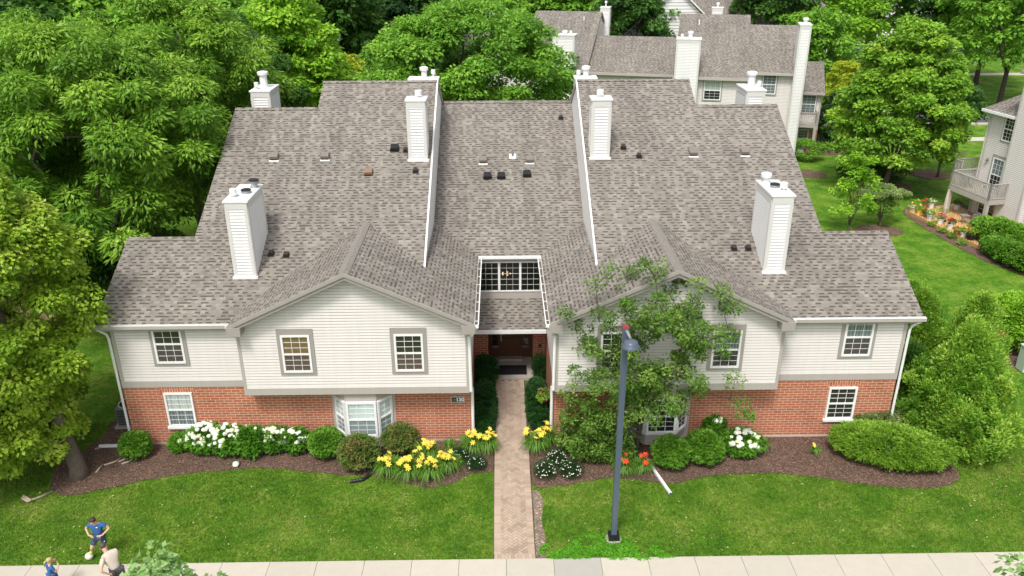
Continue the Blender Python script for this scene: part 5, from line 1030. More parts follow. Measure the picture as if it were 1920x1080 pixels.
# ================================================================ flowers and garden things
GT = 'garden'
def flower_star(mb, c, r, rng, np_=6, up=.5, m=0):
    ax = Vector((rng.normal()*.5, rng.normal()*.5-.35, 1)).normalized(); x = ax.orthogonal().normalized(); y = ax.cross(x); c = Vector(c)
    for k in range(np_):
        a = 2*math.pi*k/np_; d = (x*math.cos(a)+y*math.sin(a)); s = ax.cross(d)
        tip = c+d*r+ax*r*up*.35; mid = c+d*r*.55+ax*r*up*.6
        mb.poly([c, mid-s*r*.24, tip, mid+s*r*.24], m)
def hydrangea(label, x, y, rx, ry, h, nh, seed, hr=.105, grp='hydrangeas along the brick wall', name='hydrangea'):
    t = mound(name, label, x, y, rx, ry, h, 'hyd', seed, n=max(40, int(110*rx)), nl=100, L_=.12, W_=.09, grp=grp, leafname='leaves', cr=(.12, .2)); rng = rg(seed+1)
    for k in range(nh):
        d = sph(1, rng)[0]; d[2] = abs(d[2])*.9+.12; d[1] = d[1]*.8-.25; d /= np.linalg.norm(d); r = hr*rng.uniform(.6, 1.15)
        p = (d[0]*rx*rng.uniform(.92, 1.1), d[1]*ry*rng.uniform(.98, 1.15), h*.5+d[2]*h*.62)
        b = MB(); b.blob(p, (r, r, r*.8), 8, 6, rng=RG, amp=.10); b.build('flower_head', MT['petal_w'] if k % 4 else MT['petal_c'], t, smooth=True)
    return t
MT['petal_w'] = plain('petal_white', (.80, .80, .70), .8, .12, 30, .5, bscale=90); MT['petal_c'] = plain('petal_cream', (.66, .70, .45), .8, .12, 30, .5, bscale=90)
MT['petal_y'] = plain('petal_yellow', (.85, .66, .09), .6, .12, 20); MT['petal_o'] = plain('petal_orange', (.75, .09, .03), .6, .15, 20); MT['petal_p'] = plain('petal_pink', (.75, .06, .22), .6, .2, 15); MT['petal_r'] = plain('petal_crimson', (.45, .01, .03), .6, .2, 15); MT['petal_lp'] = plain('petal_pale_pink', (.70, .28, .38), .6, .2, 15)
def gp(px, py, z=0): p = G(px, py, z); return p.x, p.y
for px, py, rx, ry, h, nh, lb, sd in ((338, 850, .28, .25, .5, 9, 'small hydrangea with few white heads at the left end of the row', 300), (385, 852, .62, .5, .95, 60, 'hydrangea packed with white heads, left half of the big white mass', 302), (428, 856, .6, .5, .95, 56, 'hydrangea full of white heads just left of the flowerless green one', 304),
        (470, 858, .55, .5, .95, 3, 'leafy green hydrangea with almost no flowers in the row', 306), (515, 852, .45, .4, .8, 32, 'hydrangea with scattered white heads right of the green one', 308), (556, 854, .38, .36, .8, 24, 'smaller hydrangea left of the round shrub by the bay window', 310), (1393, 858, .62, .48, .85, 34, 'hydrangea with white heads beside the right bay window shrubs', 312)):
    x, y = gp(px, py); hydrangea(lb, x, y+.25, rx, ry, h, nh, sd)
x, y = gp(1345, 832); hydrangea('white hydrangea heads peeking over the round shrub at the wall', x-.1, y+.25, .3, .2, .9, 6, 314)
x, y = gp(443, 876); t = thing('fallen_flower_head', 'single white hydrangea head on the mulch in front of the row', 'flower', (x, y, .05)); b = MB(); b.blob((0, 0, .08), (.12, .12, .09), 8, 6, rng=RG, amp=.1); b.build('flower_head', MT['petal_w'], t); v, uv = clump_leaves(np.array([[0, .05, .05, .12]]), 20, .09, .06, rg(5)); put('leaves', quads_mesh('leaves', v, uv), LM['hyd'], t)
def blades(n, r, h, rng, wd=.03, spread=1.0):
    V, U = [], []
    for k in range(n):
        a = rng.uniform(0, 6.283); d = np.array([math.cos(a), math.sin(a), 0]); b0 = np.array([math.cos(a+1)*r*.3*rng.random(), math.sin(a+1)*r*.3*rng.random(), 0]); L0 = h*rng.uniform(.7, 1.15); ou = spread*rng.uniform(.35, 1.0); s = np.array([-d[1], d[0], 0])*wd*.5
        pts = [b0, b0+d*r*.35*ou+[0, 0, L0*.62], b0+d*r*.8*ou+[0, 0, L0*.80], b0+d*r*1.25*ou+[0, 0, L0*(.8-.45*ou)]]; ws = [.8, 1, .7, .1]; u = (rng.random(), rng.random())
        for i in range(3): V += [pts[i]-s*ws[i], pts[i]+s*ws[i], pts[i+1]+s*ws[i+1], pts[i+1]-s*ws[i+1]]; U += [u]*4
    return np.array(V), np.array(U)
def daylily(label, x, y, r, h, nf, seed, pet='petal_y', grp='yellow daylilies', nb=300, fr=.105, name='daylily'):
    rng = rg(seed); t = thing(name, label, 'flower', (x, y, .02), group=grp)
    v, uv = blades(nb, r, h, rng); st = MB(); fl = []
    for k in range(nf):
        a = rng.uniform(0, 6.28); q = r*rng.uniform(.1, .75); p = (math.cos(a)*q, math.sin(a)*q-.06, h*rng.uniform(1.0, 1.3)); st.tube([(p[0]*.2, p[1]*.2, .05), (p[0]*.7, p[1]*.7, p[2]*.6), p], .006, 4); fl.append(p)
    put('leaves', quads_mesh('leaves', v, uv), LM['lily'], t); st.build('stalks', LM['lily'], t)
    for p in fl:
        m_ = MB(); flower_star(m_, p, fr*rng.uniform(.85, 1.15), rng)
        flower_star(m_, (p[0]+.04, p[1]+.02, p[2]-.03), fr*.6, rng, 5); m_.build('flower', MT[pet], t)
    return t
for i, (px, py, r, h, nf, lb) in enumerate(((728, 892, .52, .6, 9, 'leftmost yellow daylily clump at the round shrub'), (765, 897, .56, .62, 13, 'yellow daylily clump with many blooms, second from the left shrub'), (805, 900, .56, .62, 12, 'yellow daylily clump at the front, middle of the row'), (838, 885, .54, .6, 11, 'yellow daylily clump right end of the big front row'), (800, 868, .5, .68, 10, 'yellow daylily clump behind the front row near the wall'),
        (885, 852, .5, .65, 11, 'yellow daylily clump at the wall corner under the number sign'), (912, 850, .48, .65, 9, 'yellow daylily clump touching the left edge of the brick walk'), (1003, 848, .5, .65, 11, 'yellow daylily clump touching the right edge of the brick walk'), (1022, 838, .42, .65, 8, 'yellow daylily clump by the right downspout'))):
    x, y = gp(px, py); daylily(lb, x, y+.1, r, h, nf, 400+i)
x, y = gp(1168, 890); daylily('orange daylily clump left of the lamp post under the crabapple', x, y+.1, .4, .5, 6, 420, 'petal_o', 'orange daylilies'); x, y = gp(1203, 888); daylily('orange daylily clump between the lamp post and the white spout', x, y+.1, .4, .5, 4, 421, 'petal_o', 'orange daylilies')
x, y = gp(1527, 852); daylily('tiny lone daylily with one yellow bloom on bare mulch', x, y, .22, .32, 1, 422, nb=70, grp=None); x, y = gp(1432, 852); daylily('grassy tuft beside the right hydrangea', x, y+.2, .3, .5, 0, 423, nb=90, grp=None, name='grass_tuft')
x, y = gp(1062, 848); daylily('thin upright green grass clump at the right building corner', x, y+.1, .35, .75, 0, 424, nb=160, grp=None, name='grass_clump'); x, y = gp(843, 850); daylily('pale grassy clump at the foundation left of the number corner', x, y+.1, .3, .5, 0, 425, nb=90, grp=None, name='grass_clump')
def aster(label, px, py, r, h, nf, seed):
    x, y = gp(px, py); t = mound('white_perennial', label, x, y+.1, r, r, h, 'aster', seed, n=50, nl=60, L_=.06, W_=.012, grp='white-flowered perennials', leafname='leaves', droop=-.2); rng = rg(seed+1)
    for k in range(nf):
        d = sph(1, rng)[0]; d[2] = abs(d[2]); d[1] -= .2; p = (d[0]*r*1.05, d[1]*r*1.05, h*.5+d[2]*h*.62); b = MB(); b.blob(p, (.022, .022, .016), 6, 4); b.build('flower', MT['petal_w'], t)
for i, (px, py, r, h, nf, lb) in enumerate(((863, 868, .28, .42, 30, 'small white-flowered clump behind, left of the walk'), (893, 882, .28, .4, 26, 'small white-flowered clump nearer the walk on the left bed'), (1022, 897, .34, .5, 48, 'white-flowered dark clump at the front of the right bed'), (1043, 874, .34, .5, 46, 'white-flowered dark clump behind the front one, right bed'), (1070, 896, .34, .48, 42, 'white-flowered dark clump farthest from the walk'))): aster(lb, px, py, r, h, nf, 440+2*i)
for i, (px, py, rx, ry, h, mt, lb) in enumerate(((1110, 868, .8, .6, 1.1, 'crab', 'loose leafy bush under the left side of the crabapple'), (1160, 872, .5, .45, .7, 'crab', 'leafy bush at the foot of the crabapple'))):
    x, y = gp(px, py); mound('leafy_bush', lb, x, y+.3, rx, ry, h, mt, 460+i, n=70, nl=80, L_=.09, W_=.06, cr=(.14, .28))
p = AY(1020, 722, 1.2); t = thing('flower_basket', 'hanging basket of pink flowers at the right courtyard wall', 'flowers', (1.22, 1.2, 1.0)); b = MB(); b.lathe((0, 0, -.02), [(.02, 0), (.16, .05), (.19, .18)], 12); b.tube([(0, 0, .15), (0, 0, .7), (.2, 0, .75)], .008, 5); b.build('basket', MT['barkd'], t)
v, uv = clump_leaves(np.array([[0, 0, .22, .28], [-.1, -.1, .1, .2]]), 160, .07, .05, rg(470)); put('leaves', quads_mesh('leaves', v, uv), LM['jun'], t); rng = rg(471)
for k in range(22):
    d = sph(1, rng)[0]; m_ = MB(); flower_star(m_, (d[0]*.27-.03, d[1]*.27-.03, .2+d[2]*.24), .04, rng, 5); m_.build('flower', MT['petal_p' if k % 3 else 'petal_lp'], t)
t = thing('door_mat', 'black rubber mat on the porch slab', 'mat', (0, 4.85, .125)); b = MB(); b.prism([(-.72, -.32, .015), (.68, -.32, .015), (.68, .45, .015), (-.72, .45, .015)], (0, 0, -.013)); b.build('mat', MT['black'], t); b = MB(); [b.box(x0, x1, y0, y1, .015, .02) for x0, x1, y0, y1 in ((-.72, .68, -.32, -.29), (-.72, .68, .42, .45), (-.72, -.69, -.29, .42), (.65, .68, -.29, .42))]; b.build('rim', MT['black'], t)
# ---- lamp post
lp = G(1150, 1012); t = thing('lamp_post', 'slate-blue square lamp post with a dome head in front of the right gable', 'street lamp', (lp.x, lp.y, 0)); PH = 7.1
b = MB(); b.box(-.08, .08, -.08, .08, .1, PH); b.build('pole', MT['pole'], t)
b = MB(); b.lathe((0, 0, -.05), [(.24, 0), (.25, .11), (.22, .13), (0, .13)], 20); b.build('footing', MT['slab'], t)
b = MB(); b.box(-.16, -.006, -.16, .16, .08, .22); b.box(.006, .16, -.16, .16, .08, .22); b.box(-.12, .12, -.12, .12, .22, .25); b.build('base_cover', MT['black'], t)
MT['redcap'] = plain('faded_red', (.28, .05, .055), .6, .25, 20); b = MB(); b.box(-.085, .085, -.085, .085, PH, PH+.05); b.box(-.06, .06, -.06, .06, PH+.05, PH+.08); b.build('post_cap', MT['redcap'], t)
b = MB(); b.tube([(.02, -.05, PH-.05), (.07, -.38, PH-.10)], [.04, .035], 8); b.build('arm', MT['metal'], t)
b = MB(); b.lathe((.09, -.42, PH-.34), [(.25, 0), (.255, .015), (.205, .05), (.19, .12), (.15, .17), (.06, .20), (.001, .20)], 20); b.lathe((.09, -.42, PH-.33), [(.001, .005), (.24, .0)], 20); b.build('lamp_shade', MT['pole'], t, smooth=True)
# ---- spouts, pipe, roots, units
def simple(name, label, cat, fn, loc, part, mat, **k):
    t = thing(name, label, cat, loc); b = MB(); fn(b); b.build(part, mat, t, **k); return t
a, c = G(1208, 852, .14), G(1257, 926, .06); d = (c-a); u = Vector((d.x, d.y, 0)).normalized(); n_ = Vector((u.y, -u.x, 0)); b = MB(); t = thing('downspout_extension', 'white downspout extension lying across the right bed onto the grass', 'drain pipe', (a.x, a.y, 0)); b.obox((0, 0, 0), u, n_, (0, Vector((d.x, d.y)).length), (-.045, .045), (.04, .115)); b.build('spout', MT['white'], t); b = MB(); b.obox((0, 0, 0), u, n_, (Vector((d.x, d.y)).length-.01, Vector((d.x, d.y)).length+.004), (-.035, .035), (.05, .105)); b.build('spout_mouth', MT['black'], t)
a, c = G(186, 836, .1), G(238, 830, .2); d = c-a; u = Vector((d.x, d.y, 0)).normalized(); n_ = Vector((u.y, -u.x, 0)); b = MB(); t = thing('downspout_extension', 'white downspout extension at the left corner beside the round shrub', 'drain pipe', (a.x, a.y, 0)); b.obox((0, 0, 0), u, n_, (0, d.length+.3), (-.05, .05), (.05, .13)); b.build('spout', MT['white'], t); b = MB(); b.obox((0, 0, 0), u, n_, (-.004, .01), (-.04, .04), (.06, .12)); b.build('spout_mouth', MT['black'], t)
pts = [G(657, 903, .06), G(680, 899, .07), G(698, 886, .08), G(712, 866, .1), G(738, 838, .1)]; t = thing('drain_hose', 'black corrugated drain hose between the round shrub and the yellow lilies', 'drain pipe', pts[0]); b = MB(); fine = []
for i in range(len(pts)-1):
    for k in range(8): fine.append(pts[i].lerp(pts[i+1], k/8)-pts[0]+Vector((0, 0, 0)))
b.tube(fine, [.055+.009*(i % 2) for i in range(len(fine))], 10); b.build('hose', MT['black'], t); b = MB(); b.tube([fine[0]-Vector((.012, 0, 0)), fine[0]], .066, 10); b.build('cuff', MT['black'], t)
MT['dry'] = plain('dry_wood', (.42, .34, .26), .9, .3, 12, .5)
def sticks(label, pl, r, name='bare_root', cat='root'):
    t = thing(name, label, cat, (pl[0][0].x, pl[0][0].y, 0)); b = MB()
    for q in pl: b.tube([p-Vector((pl[0][0].x, pl[0][0].y, 0)) for p in q], [r*(1-.6*i/len(q)) for i in range(len(q))], 6)
    b.build('wood', MT['dry'], t, smooth=True)
sticks('bleached branch lying on the grass at the far left', [[G(42, 934, .05), G(52, 940, .07), G(75, 932, .05), G(100, 920, .03)], [G(44, 930, .05), G(58, 938, .12)]], .05, 'fallen_branch', 'branch')
for q_ in ([G(180, 886, .03), G(186, 878, .08), G(192, 872, .04)], [G(195, 872, .05), G(215, 866, .07), G(232, 856, .05)], [G(222, 866, .04), G(236, 860, .10), G(242, 850, .05)], [G(228, 870, .04), G(240, 866, .1), G(250, 862, .04)], [G(178, 842, .05), G(192, 838, .06), G(200, 832, .04)]):
    sticks('pale bare root showing in the mulch right of the thick grey trunk', [q_], .035)
for o in list(C.objects):
    if o.name.startswith('bare_root'): o['group'] = 'bare roots in the left bed'
def ac_unit(label, x, y, s=.75, h=.85):
    t = thing('air_conditioner', label, 'air conditioner', (x, y, 0)); b = MB(); b.box(-s/2, s/2, -s/2, s/2, .1, h); b.build('casing', MT['steel'], t)
    b = MB()
    for k in range(9):
        for sx in (-1, 1): b.box(-s/2+.04, s/2-.04, sx*(s/2+.006)-.006, sx*(s/2+.006)+.006, .16+k*.07, .19+k*.07); b.box(sx*(s/2+.006)-.006, sx*(s/2+.006)+.006, -s/2+.04, s/2-.04, .16+k*.07, .19+k*.07)
    b.build('louvres', MT['black'], t); b = MB(); b.lathe((0, 0, h), [(.001, .015), (s*.38, .015), (s*.42, .03), (s*.46, 0)], 18); b.build('fan_grille', MT['black'], t); b = MB(); b.lathe((0, 0, h+.005), [(s*.44, 0), (s*.5, .03), (s*.5, 0)], 18); b.build('top_rim', MT['meshw'], t)
    b = MB(); b.box(-s/2-.1, s/2+.1, -s/2-.1, s/2+.1, -.02, .1); b.build('pad', MT['slab'], t)
ac_unit('grey air conditioner beside the left corner of the brick wall', -14.15, 1.45); q = G(1541, 271); ac_unit('dark air conditioner beside the rear townhouse balcony', q.x, q.y+.3)
t = thing('utility_cabinet', 'pale green utility cabinet at the right edge on mulch', 'utility box', (21.35, 4.6, 0)); b = MB(); b.box(-.25, .35, -.25, .25, .05, 1.1); b.build('cabinet', MT.setdefault('pgreen', plain('pale_green_metal', (.50, .60, .52), .5)), t); b = MB(); b.box(-.28, .38, -.28, .28, 1.1, 1.15); b.build('lid', MT['pgreen'], t)
# ---- deck things
DZ = .22
def pot(label, px, py, r, h, pm_, fm, nf, seed, lm='jun', deckz=DZ, lr=None, fr=.055, kind='flower_pot'):
    p = G(px, py, deckz); t = thing(kind, label, 'plant pot' if kind == 'flower_pot' else 'plant', (p.x, p.y, deckz), group=None); rng = rg(seed); lr = lr or r*1.3
    if pm_: b = MB(); b.lathe((0, 0, 0), [(.001, 0), (r*.7, 0), (r, h), (r*1.08, h), (r*1.08, h-.04), (r*.95, h-.02), (.001, h-.03)], 14); b.build('pot', MT[pm_], t)
    v, uv = clump_leaves(np.array([[0, 0, h+lr*.5, lr], [lr*.3, 0, h+lr*.3, lr*.8]]), 130, .09, .06, rng, droop=0); put('leaves', quads_mesh('leaves', v, uv), LM[lm], t)
    for k in range(nf):
        d = sph(1, rng)[0]; d[2] = abs(d[2]); m_ = MB(); flower_star(m_, (d[0]*lr*.9, d[1]*lr*.9-.05, h+lr*.5+d[2]*lr*.8), fr*1.3, rng, 5); flower_star(m_, (d[0]*lr*.9+.03, d[1]*lr*.9-.03, h+lr*.5+d[2]*lr*.8), fr*1.2, rng, 5); m_.build('flower', MT[fm], t)
MT['pot_c'] = plain('pot_cream', (.62, .55, .36), .6); MT['pot_y'] = plain('pot_yellow', (.72, .55, .05), .5); MT['pot_b'] = plain('pot_pale_blue', (.50, .56, .60), .5); MT['pot_k'] = plain('pot_black', (.02, .02, .02), .5); MT['terra'] = plain('terracotta', (.42, .16, .08), .8)
for i, a_ in enumerate((('wide cream planter at the far corner of the deck', 1712, 396, .33, .35, 'pot_c', 'petal_y', 4, 'jun'), ('yellow pot beside the cream planter', 1722, 400, .16, .28, 'pot_y', 'petal_y', 3, 'mid'), ('pot of red flowers near the far deck corner', 1730, 392, .22, .35, 'terra', 'petal_o', 9, 'ashd'), ('white pot with tall white flowers at the back of the deck', 1745, 390, .2, .35, 'white', 'petal_w', 7, 'mid'), ('pale blue pot on the deck edge', 1742, 411, .2, .32, 'pot_b', 'petal_w', 3, 'mid'), ('small terracotta pot with green leaves left of the blue pot', 1733, 406, .15, .25, 'terra', 'petal_o', 3, 'ashd'),
        ('white pot of bright pink flowers on the deck edge', 1762, 419, .2, .3, 'white', 'petal_p', 12, 'mid'), ('white pot of crimson flowers on the deck edge', 1781, 428, .2, .3, 'white', 'petal_r', 12, 'ashd'), ('low pot with orange blooms near the deck front', 1793, 440, .18, .22, 'terra', 'petal_o', 6, 'mid'), ('white pot with small yellow blooms near the deck front', 1806, 443, .18, .28, 'white', 'petal_y', 6, 'jun'), ('big black planter with coral flowers by the tall hedge', 1819, 449, .27, .32, 'pot_k', 'petal_o', 8, 'jun'), ('white pot of reddish flowers at the back under the balcony', 1793, 392, .2, .3, 'white', 'petal_o', 4, 'ashd'))):
    lb, px, py, r, h, pm_, fm, nf, lm = a_; pot(lb, px, py, r, h, pm_, fm, nf, 500+i, lm)
pot('tall feathery green potted plant next to the first balcony post', 1762, 408, .15, .25, 'pot_k', 'petal_w', 0, 520, 'jun', lr=.45)
for i, (px, py, lb) in enumerate(((1747, 424, 'small green plant in the mulch below the blue pot'), (1766, 436, 'small green plant in the mulch below the pink pot'), (1783, 446, 'small green plant in the mulch below the crimson pot'), (1802, 459, 'small green plant in the mulch nearest the tall hedge'))): pot(lb, px, py, .1, 0, None, 'petal_w', 0, 530+i, 'mid', deckz=.03, lr=.28, kind='bedding_plant')
MT['greyp'] = plain('grey_resin', (.23, .235, .24), .6)
p = G(1822, 428, DZ); t = thing('patio_chair', 'grey barrel-backed resin chair on the deck', 'chair', (p.x, p.y, DZ), math.radians(-120))
b = MB(); b.box(-.25, .25, -.24, .24, .38, .43); b.build('seat', MT['greyp'], t)
b = MB()
for k in range(9): a = math.radians(-10+25*k); b.tube([(.27*math.cos(a), .22*math.sin(a), .42), (.33*math.cos(a), .28*math.sin(a), .9-.12*abs(math.cos(a)))], .028, 5)
b.tube([(.33*math.cos(math.radians(-10+25*k)), .28*math.sin(math.radians(-10+25*k)), .9-.12*abs(math.cos(math.radians(-10+25*k)))) for k in range(9)], .03, 6); b.build('backrest', MT['greyp'], t)
for sx in (-1, 1):
    for sy in (-1, 1): b = MB(); b.tube([(sx*.2, sy*.2, .38), (sx*.24, sy*.24, 0)], [.035, .028], 6); b.build('leg', MT['greyp'], t)
p = G(1806, 418, DZ); t = thing('side_table', 'small folding side table next to the grey chair', 'table', (p.x, p.y, DZ)); b = MB(); b.box(-.25, .25, -.22, .22, .48, .52); b.build('tabletop', MT['greyp'], t)
for sy in (-.18, .18):
    for sx in (-1, 1): b = MB(); b.tube([(sx*.22, sy, .48), (-sx*.22, sy, 0)], .018, 5); b.build('leg', MT['greyp'], t)
p = G(1768, 414, DZ); t = thing('patio_umbrella', 'folded tan and black umbrella leaning by the first balcony post', 'umbrella', (p.x, p.y, DZ)); b = MB(); b.tube([(0, 0, 0), (.05, .2, 2.1)], .02, 6); b.build('pole', MT['black'], t); b = MB(); MT['cloth'] = plain('tan_cloth', (.50, .42, .34), .9, .25, 14); b.tube([(0.01, .05, .4), (.03, .1, .8), (.04, .15, 1.4), (.05, .19, 2.0)], [.03, .14, .1, .03], 8); b.build('canopy', MT['cloth'], t); b = MB(); b.lathe((0, 0, 0), [(.001, .06), (.2, .05), (.22, 0)], 12); b.build('base', MT['black'], t)
c = RP(.45, 1.0); t = thing('round_table', 'grey round table on the upper balcony', 'table', (c.x, c.y, bz)); b = MB(); b.lathe((0, 0, .7), [(.001, .03), (.38, .03), (.4, .0), (.001, -.01)], 18); b.build('tabletop', MT['greyp'], t); b = MB(); b.tube([(0, 0, 0), (0, 0, .7)], .05, 8); b.build('leg', MT['greyp'], t)
q = G(1508, 283); t = thing('covered_grill', 'light grey covered grill at the rear townhouse patio', 'grill', (q.x-.1, q.y+.2, 0)); b = MB(); b.blob((0, 0, .55), (.42, .3, .5), 12, 8, rng=RG, amp=.05); b.build('cover', MT['meshw'], t); b = MB(); b.box(-.3, .3, -.2, .2, 0, .3); b.build('base', MT['black'], t)
# ---- grass blades, clover, chips
def inpoly(P, poly):
    x, y = P[:, 0], P[:, 1]; c = np.zeros(len(P), bool); j = len(poly)-1
    for i in range(len(poly)):
        xi, yi = poly[i]; xj, yj = poly[j]; k = ((yi > y) != (yj > y)) & (x < (xj-xi)*(y-yi)/(yj-yi+1e-12)+xi); c ^= k; j = i
    return c
rng = rg(600); n = 300000; P = np.stack([rng.uniform(-19, 21, n), rng.uniform(-6.08, 1.5, n)], 1)
P = np.concatenate([P, np.stack([rng.uniform(-24, 28, 60000), rng.uniform(1.5, 9, 60000)], 1)])
ok = ~((np.abs(P[:, 0]) < 13.7) & (P[:, 1] > -.1)) & ~((P[:, 0] > -.70) & (P[:, 0] < .64))
for bp in BEDS[:2]+[q for q in BEDS[2:]]: ok &= ~inpoly(P, bp)
ok &= ~inpoly(P, [(.60, -2.9), (.62, -4), (.60, -5.5), (.6, -6.08), (.85, -6.08), (.92, -5.2), (.84, -4.4), (.95, -3.4), (.8, -2.9)])
P = P[ok]
dens = .5+.5*np.sin(P[:, 0]*1.9+np.sin(P[:, 1]*2.3)*2)*np.cos(P[:, 1]*2.7+np.sin(P[:, 0]*1.3)*2); n = len(P)
patch = .45+.2*np.sin(P[:, 0]*.9+1.3*np.sin(P[:, 1]*1.1))+.2*np.sin(P[:, 1]*1.7+P[:, 0]*.35)+.22*np.sin(P[:, 0]*2.9+2.1*np.sin(P[:, 1]*2.3+1))*np.sin(P[:, 1]*3.7+1.2*np.sin(P[:, 0]*1.7))
D = rng.normal(size=(n, 3))*.55+np.array([0, 0, .8]); Nn = sph(n, rng); Nn[:, 2] = np.abs(Nn[:, 2])
v, uv = leaf_arrays(np.concatenate([P, np.zeros((n, 1))], 1), D, Nn, .045+.05*rng.random(n)*(.5+dens), np.full(n, .018), np.clip(.75*rng.random(n)+.25*dens, 0, 1), np.clip(patch+rng.normal(size=n)*.08, 0, 1))
o = put('grass', quads_mesh('grass', v, uv), LM['grass']); lab(o, 'short mown grass of the front lawns', 'grass', kind='stuff')
LM['fleck'] = leafmat('dry_fleck', (.20, .13, .06), (.45, .36, .20), (.62, .56, .42), trans=0)
n = 420; F_ = np.stack([rng.uniform(-17, 19, n), rng.uniform(-6.0, -2.2, n)], 1); kf = np.ones(n, bool)
for bp in BEDS[:2]: kf &= ~inpoly(F_, bp)
kf &= ~((F_[:, 0] > -.7) & (F_[:, 0] < .64)); F_ = F_[kf]; n = len(F_); v, uv = leaf_arrays(np.concatenate([F_, .06+.02*rng.random((n, 1))], 1), rng.normal(size=(n, 3))*np.array([1, 1, .2]), np.tile([0, 0, 1.], (n, 1))+rng.normal(size=(n, 3))*.3, rng.uniform(.03, .09, n), rng.uniform(.02, .05, n), rng.random(n), rng.random(n))
o = put('fallen_leaves', quads_mesh('fallen_leaves', v, uv), LM['fleck']); lab(o, 'dry leaf flecks and clippings scattered on the lawn', 'leaves', kind='stuff')
poly = [tuple(G(x, y).xy) for x, y in ((1008, 1046), (1015, 1020), (1050, 1035), (1085, 1010), (1125, 1000), (1165, 1006), (1185, 1020), (1205, 1038), (1225, 1025), (1265, 1048), (1190, 1054), (1120, 1050), (1040, 1051))]
P = np.stack([rng.uniform(.5, 6.5, 40000), rng.uniform(-6.5, -4.2, 40000)], 1); P = P[inpoly(P, poly)]; cn = np.sin(P[:, 0]*4.1+1.5*np.sin(P[:, 1]*5))*np.cos(P[:, 1]*5.3+np.sin(P[:, 0]*3.3)*1.4)+.55-(P[:, 1]+6.1)*.55+rng.normal(size=len(P))*.18; P = P[cn > 0]; n = len(P); hz = .03+.06*rng.random(n)
v, uv = leaf_arrays(np.concatenate([P, hz[:, None]], 1), rng.normal(size=(n, 3))*np.array([1, 1, .3]), np.tile([0, 0, 1.], (n, 1))+rng.normal(size=(n, 3))*.3, np.full(n, .045), np.full(n, .04), rng.random(n), rng.random(n))
o = put('clover_patch', quads_mesh('clover_patch', v, uv), LM['clover']); lab(o, 'bright green clover spreading around the lamp post foot', 'clover', kind='stuff')
LM['chip'] = leafmat('mulch_chip', (.055, .030, .02), (.155, .096, .066), (.38, .28, .21), trans=0.0, rough=.9)
P = []
for bp in BEDS[:2]:
    a_ = np.array(bp); q = np.stack([rng.uniform(a_[:, 0].min(), a_[:, 0].max(), 60000), rng.uniform(a_[:, 1].min(), min(3, a_[:, 1].max()), 60000)], 1); q = q[inpoly(q, bp)]; P.append(q)
P = np.concatenate(P); n = len(P); v, uv = leaf_arrays(np.concatenate([P, .03+.02*rng.random((n, 1))], 1), rng.normal(size=(n, 3))*np.array([1, 1, .18]), np.tile([0, 0, 1.], (n, 1))+rng.normal(size=(n, 3))*.35, rng.uniform(.03, .09, n), rng.uniform(.012, .025, n), rng.random(n)**1.5, rng.random(n))
o = put('mulch_chips', quads_mesh('mulch_chips', v, uv), LM['chip']); lab(o, 'reddish brown bark chips covering the front beds', 'mulch', kind='stuff')
# ================================================================ people
def skin(name, nodes, edges, root, mat, par, sub=2):
    keys = list(nodes); me = bpy.data.meshes.new(name); me.from_pydata([nodes[k][0] for k in keys], [(keys.index(a), keys.index(b)) for a, b in edges], []); me.update()
    o = put(name, me, mat, par); md = o.modifiers.new('Skin', 'SKIN'); md.use_smooth_shade = True
    sv = me.skin_vertices[0].data
    for i, k in enumerate(keys):
        r = nodes[k][1]; sv[i].radius = (r, r) if not hasattr(r, '__len__') else r; sv[i].use_root = (k == root)
    ss = o.modifiers.new('Subdivision', 'SUBSURF'); ss.levels = sub; ss.render_levels = sub; return o
def chain(nodes, edges, start, pts):
    prev = start
    for i, (k, p, r) in enumerate(pts): nodes[k] = (tuple(p), r); edges.append((prev, k)); prev = k
def fingers(nodes, edges, wrist, palm, pre, side):
    """five unequal bent fingers from the end of the palm, thumb from its side"""
    w, p = Vector(nodes[wrist][0]), Vector(nodes[palm][0]); d = (p-w).normalized(); s = Vector(side).normalized(); n = d.cross(s).normalized()
    for i, (off, l_) in enumerate(((-.028, .062), (-.010, .075), (.009, .070), (.026, .052))):
        b0 = p+d*.02+s*off; k0, k1, k2 = [f'{pre}f{i}{j}' for j in range(3)]; nodes[k0] = (tuple(b0), .009); nodes[k1] = (tuple(b0+d*l_*.55+n*.006), .008); nodes[k2] = (tuple(b0+d*l_*.9+n*.024), .0065); edges += [(palm, k0), (k0, k1), (k1, k2)]
    b0 = w.lerp(p, .55)-s*.03; nodes[pre+'t0'] = (tuple(b0), .011); nodes[pre+'t1'] = (tuple(b0-s*.03+d*.03), .009); nodes[pre+'t2'] = (tuple(b0-s*.035+d*.055), .0075); edges += [(palm, pre+'t0'), (pre+'t0', pre+'t1'), (pre+'t1', pre+'t2')]
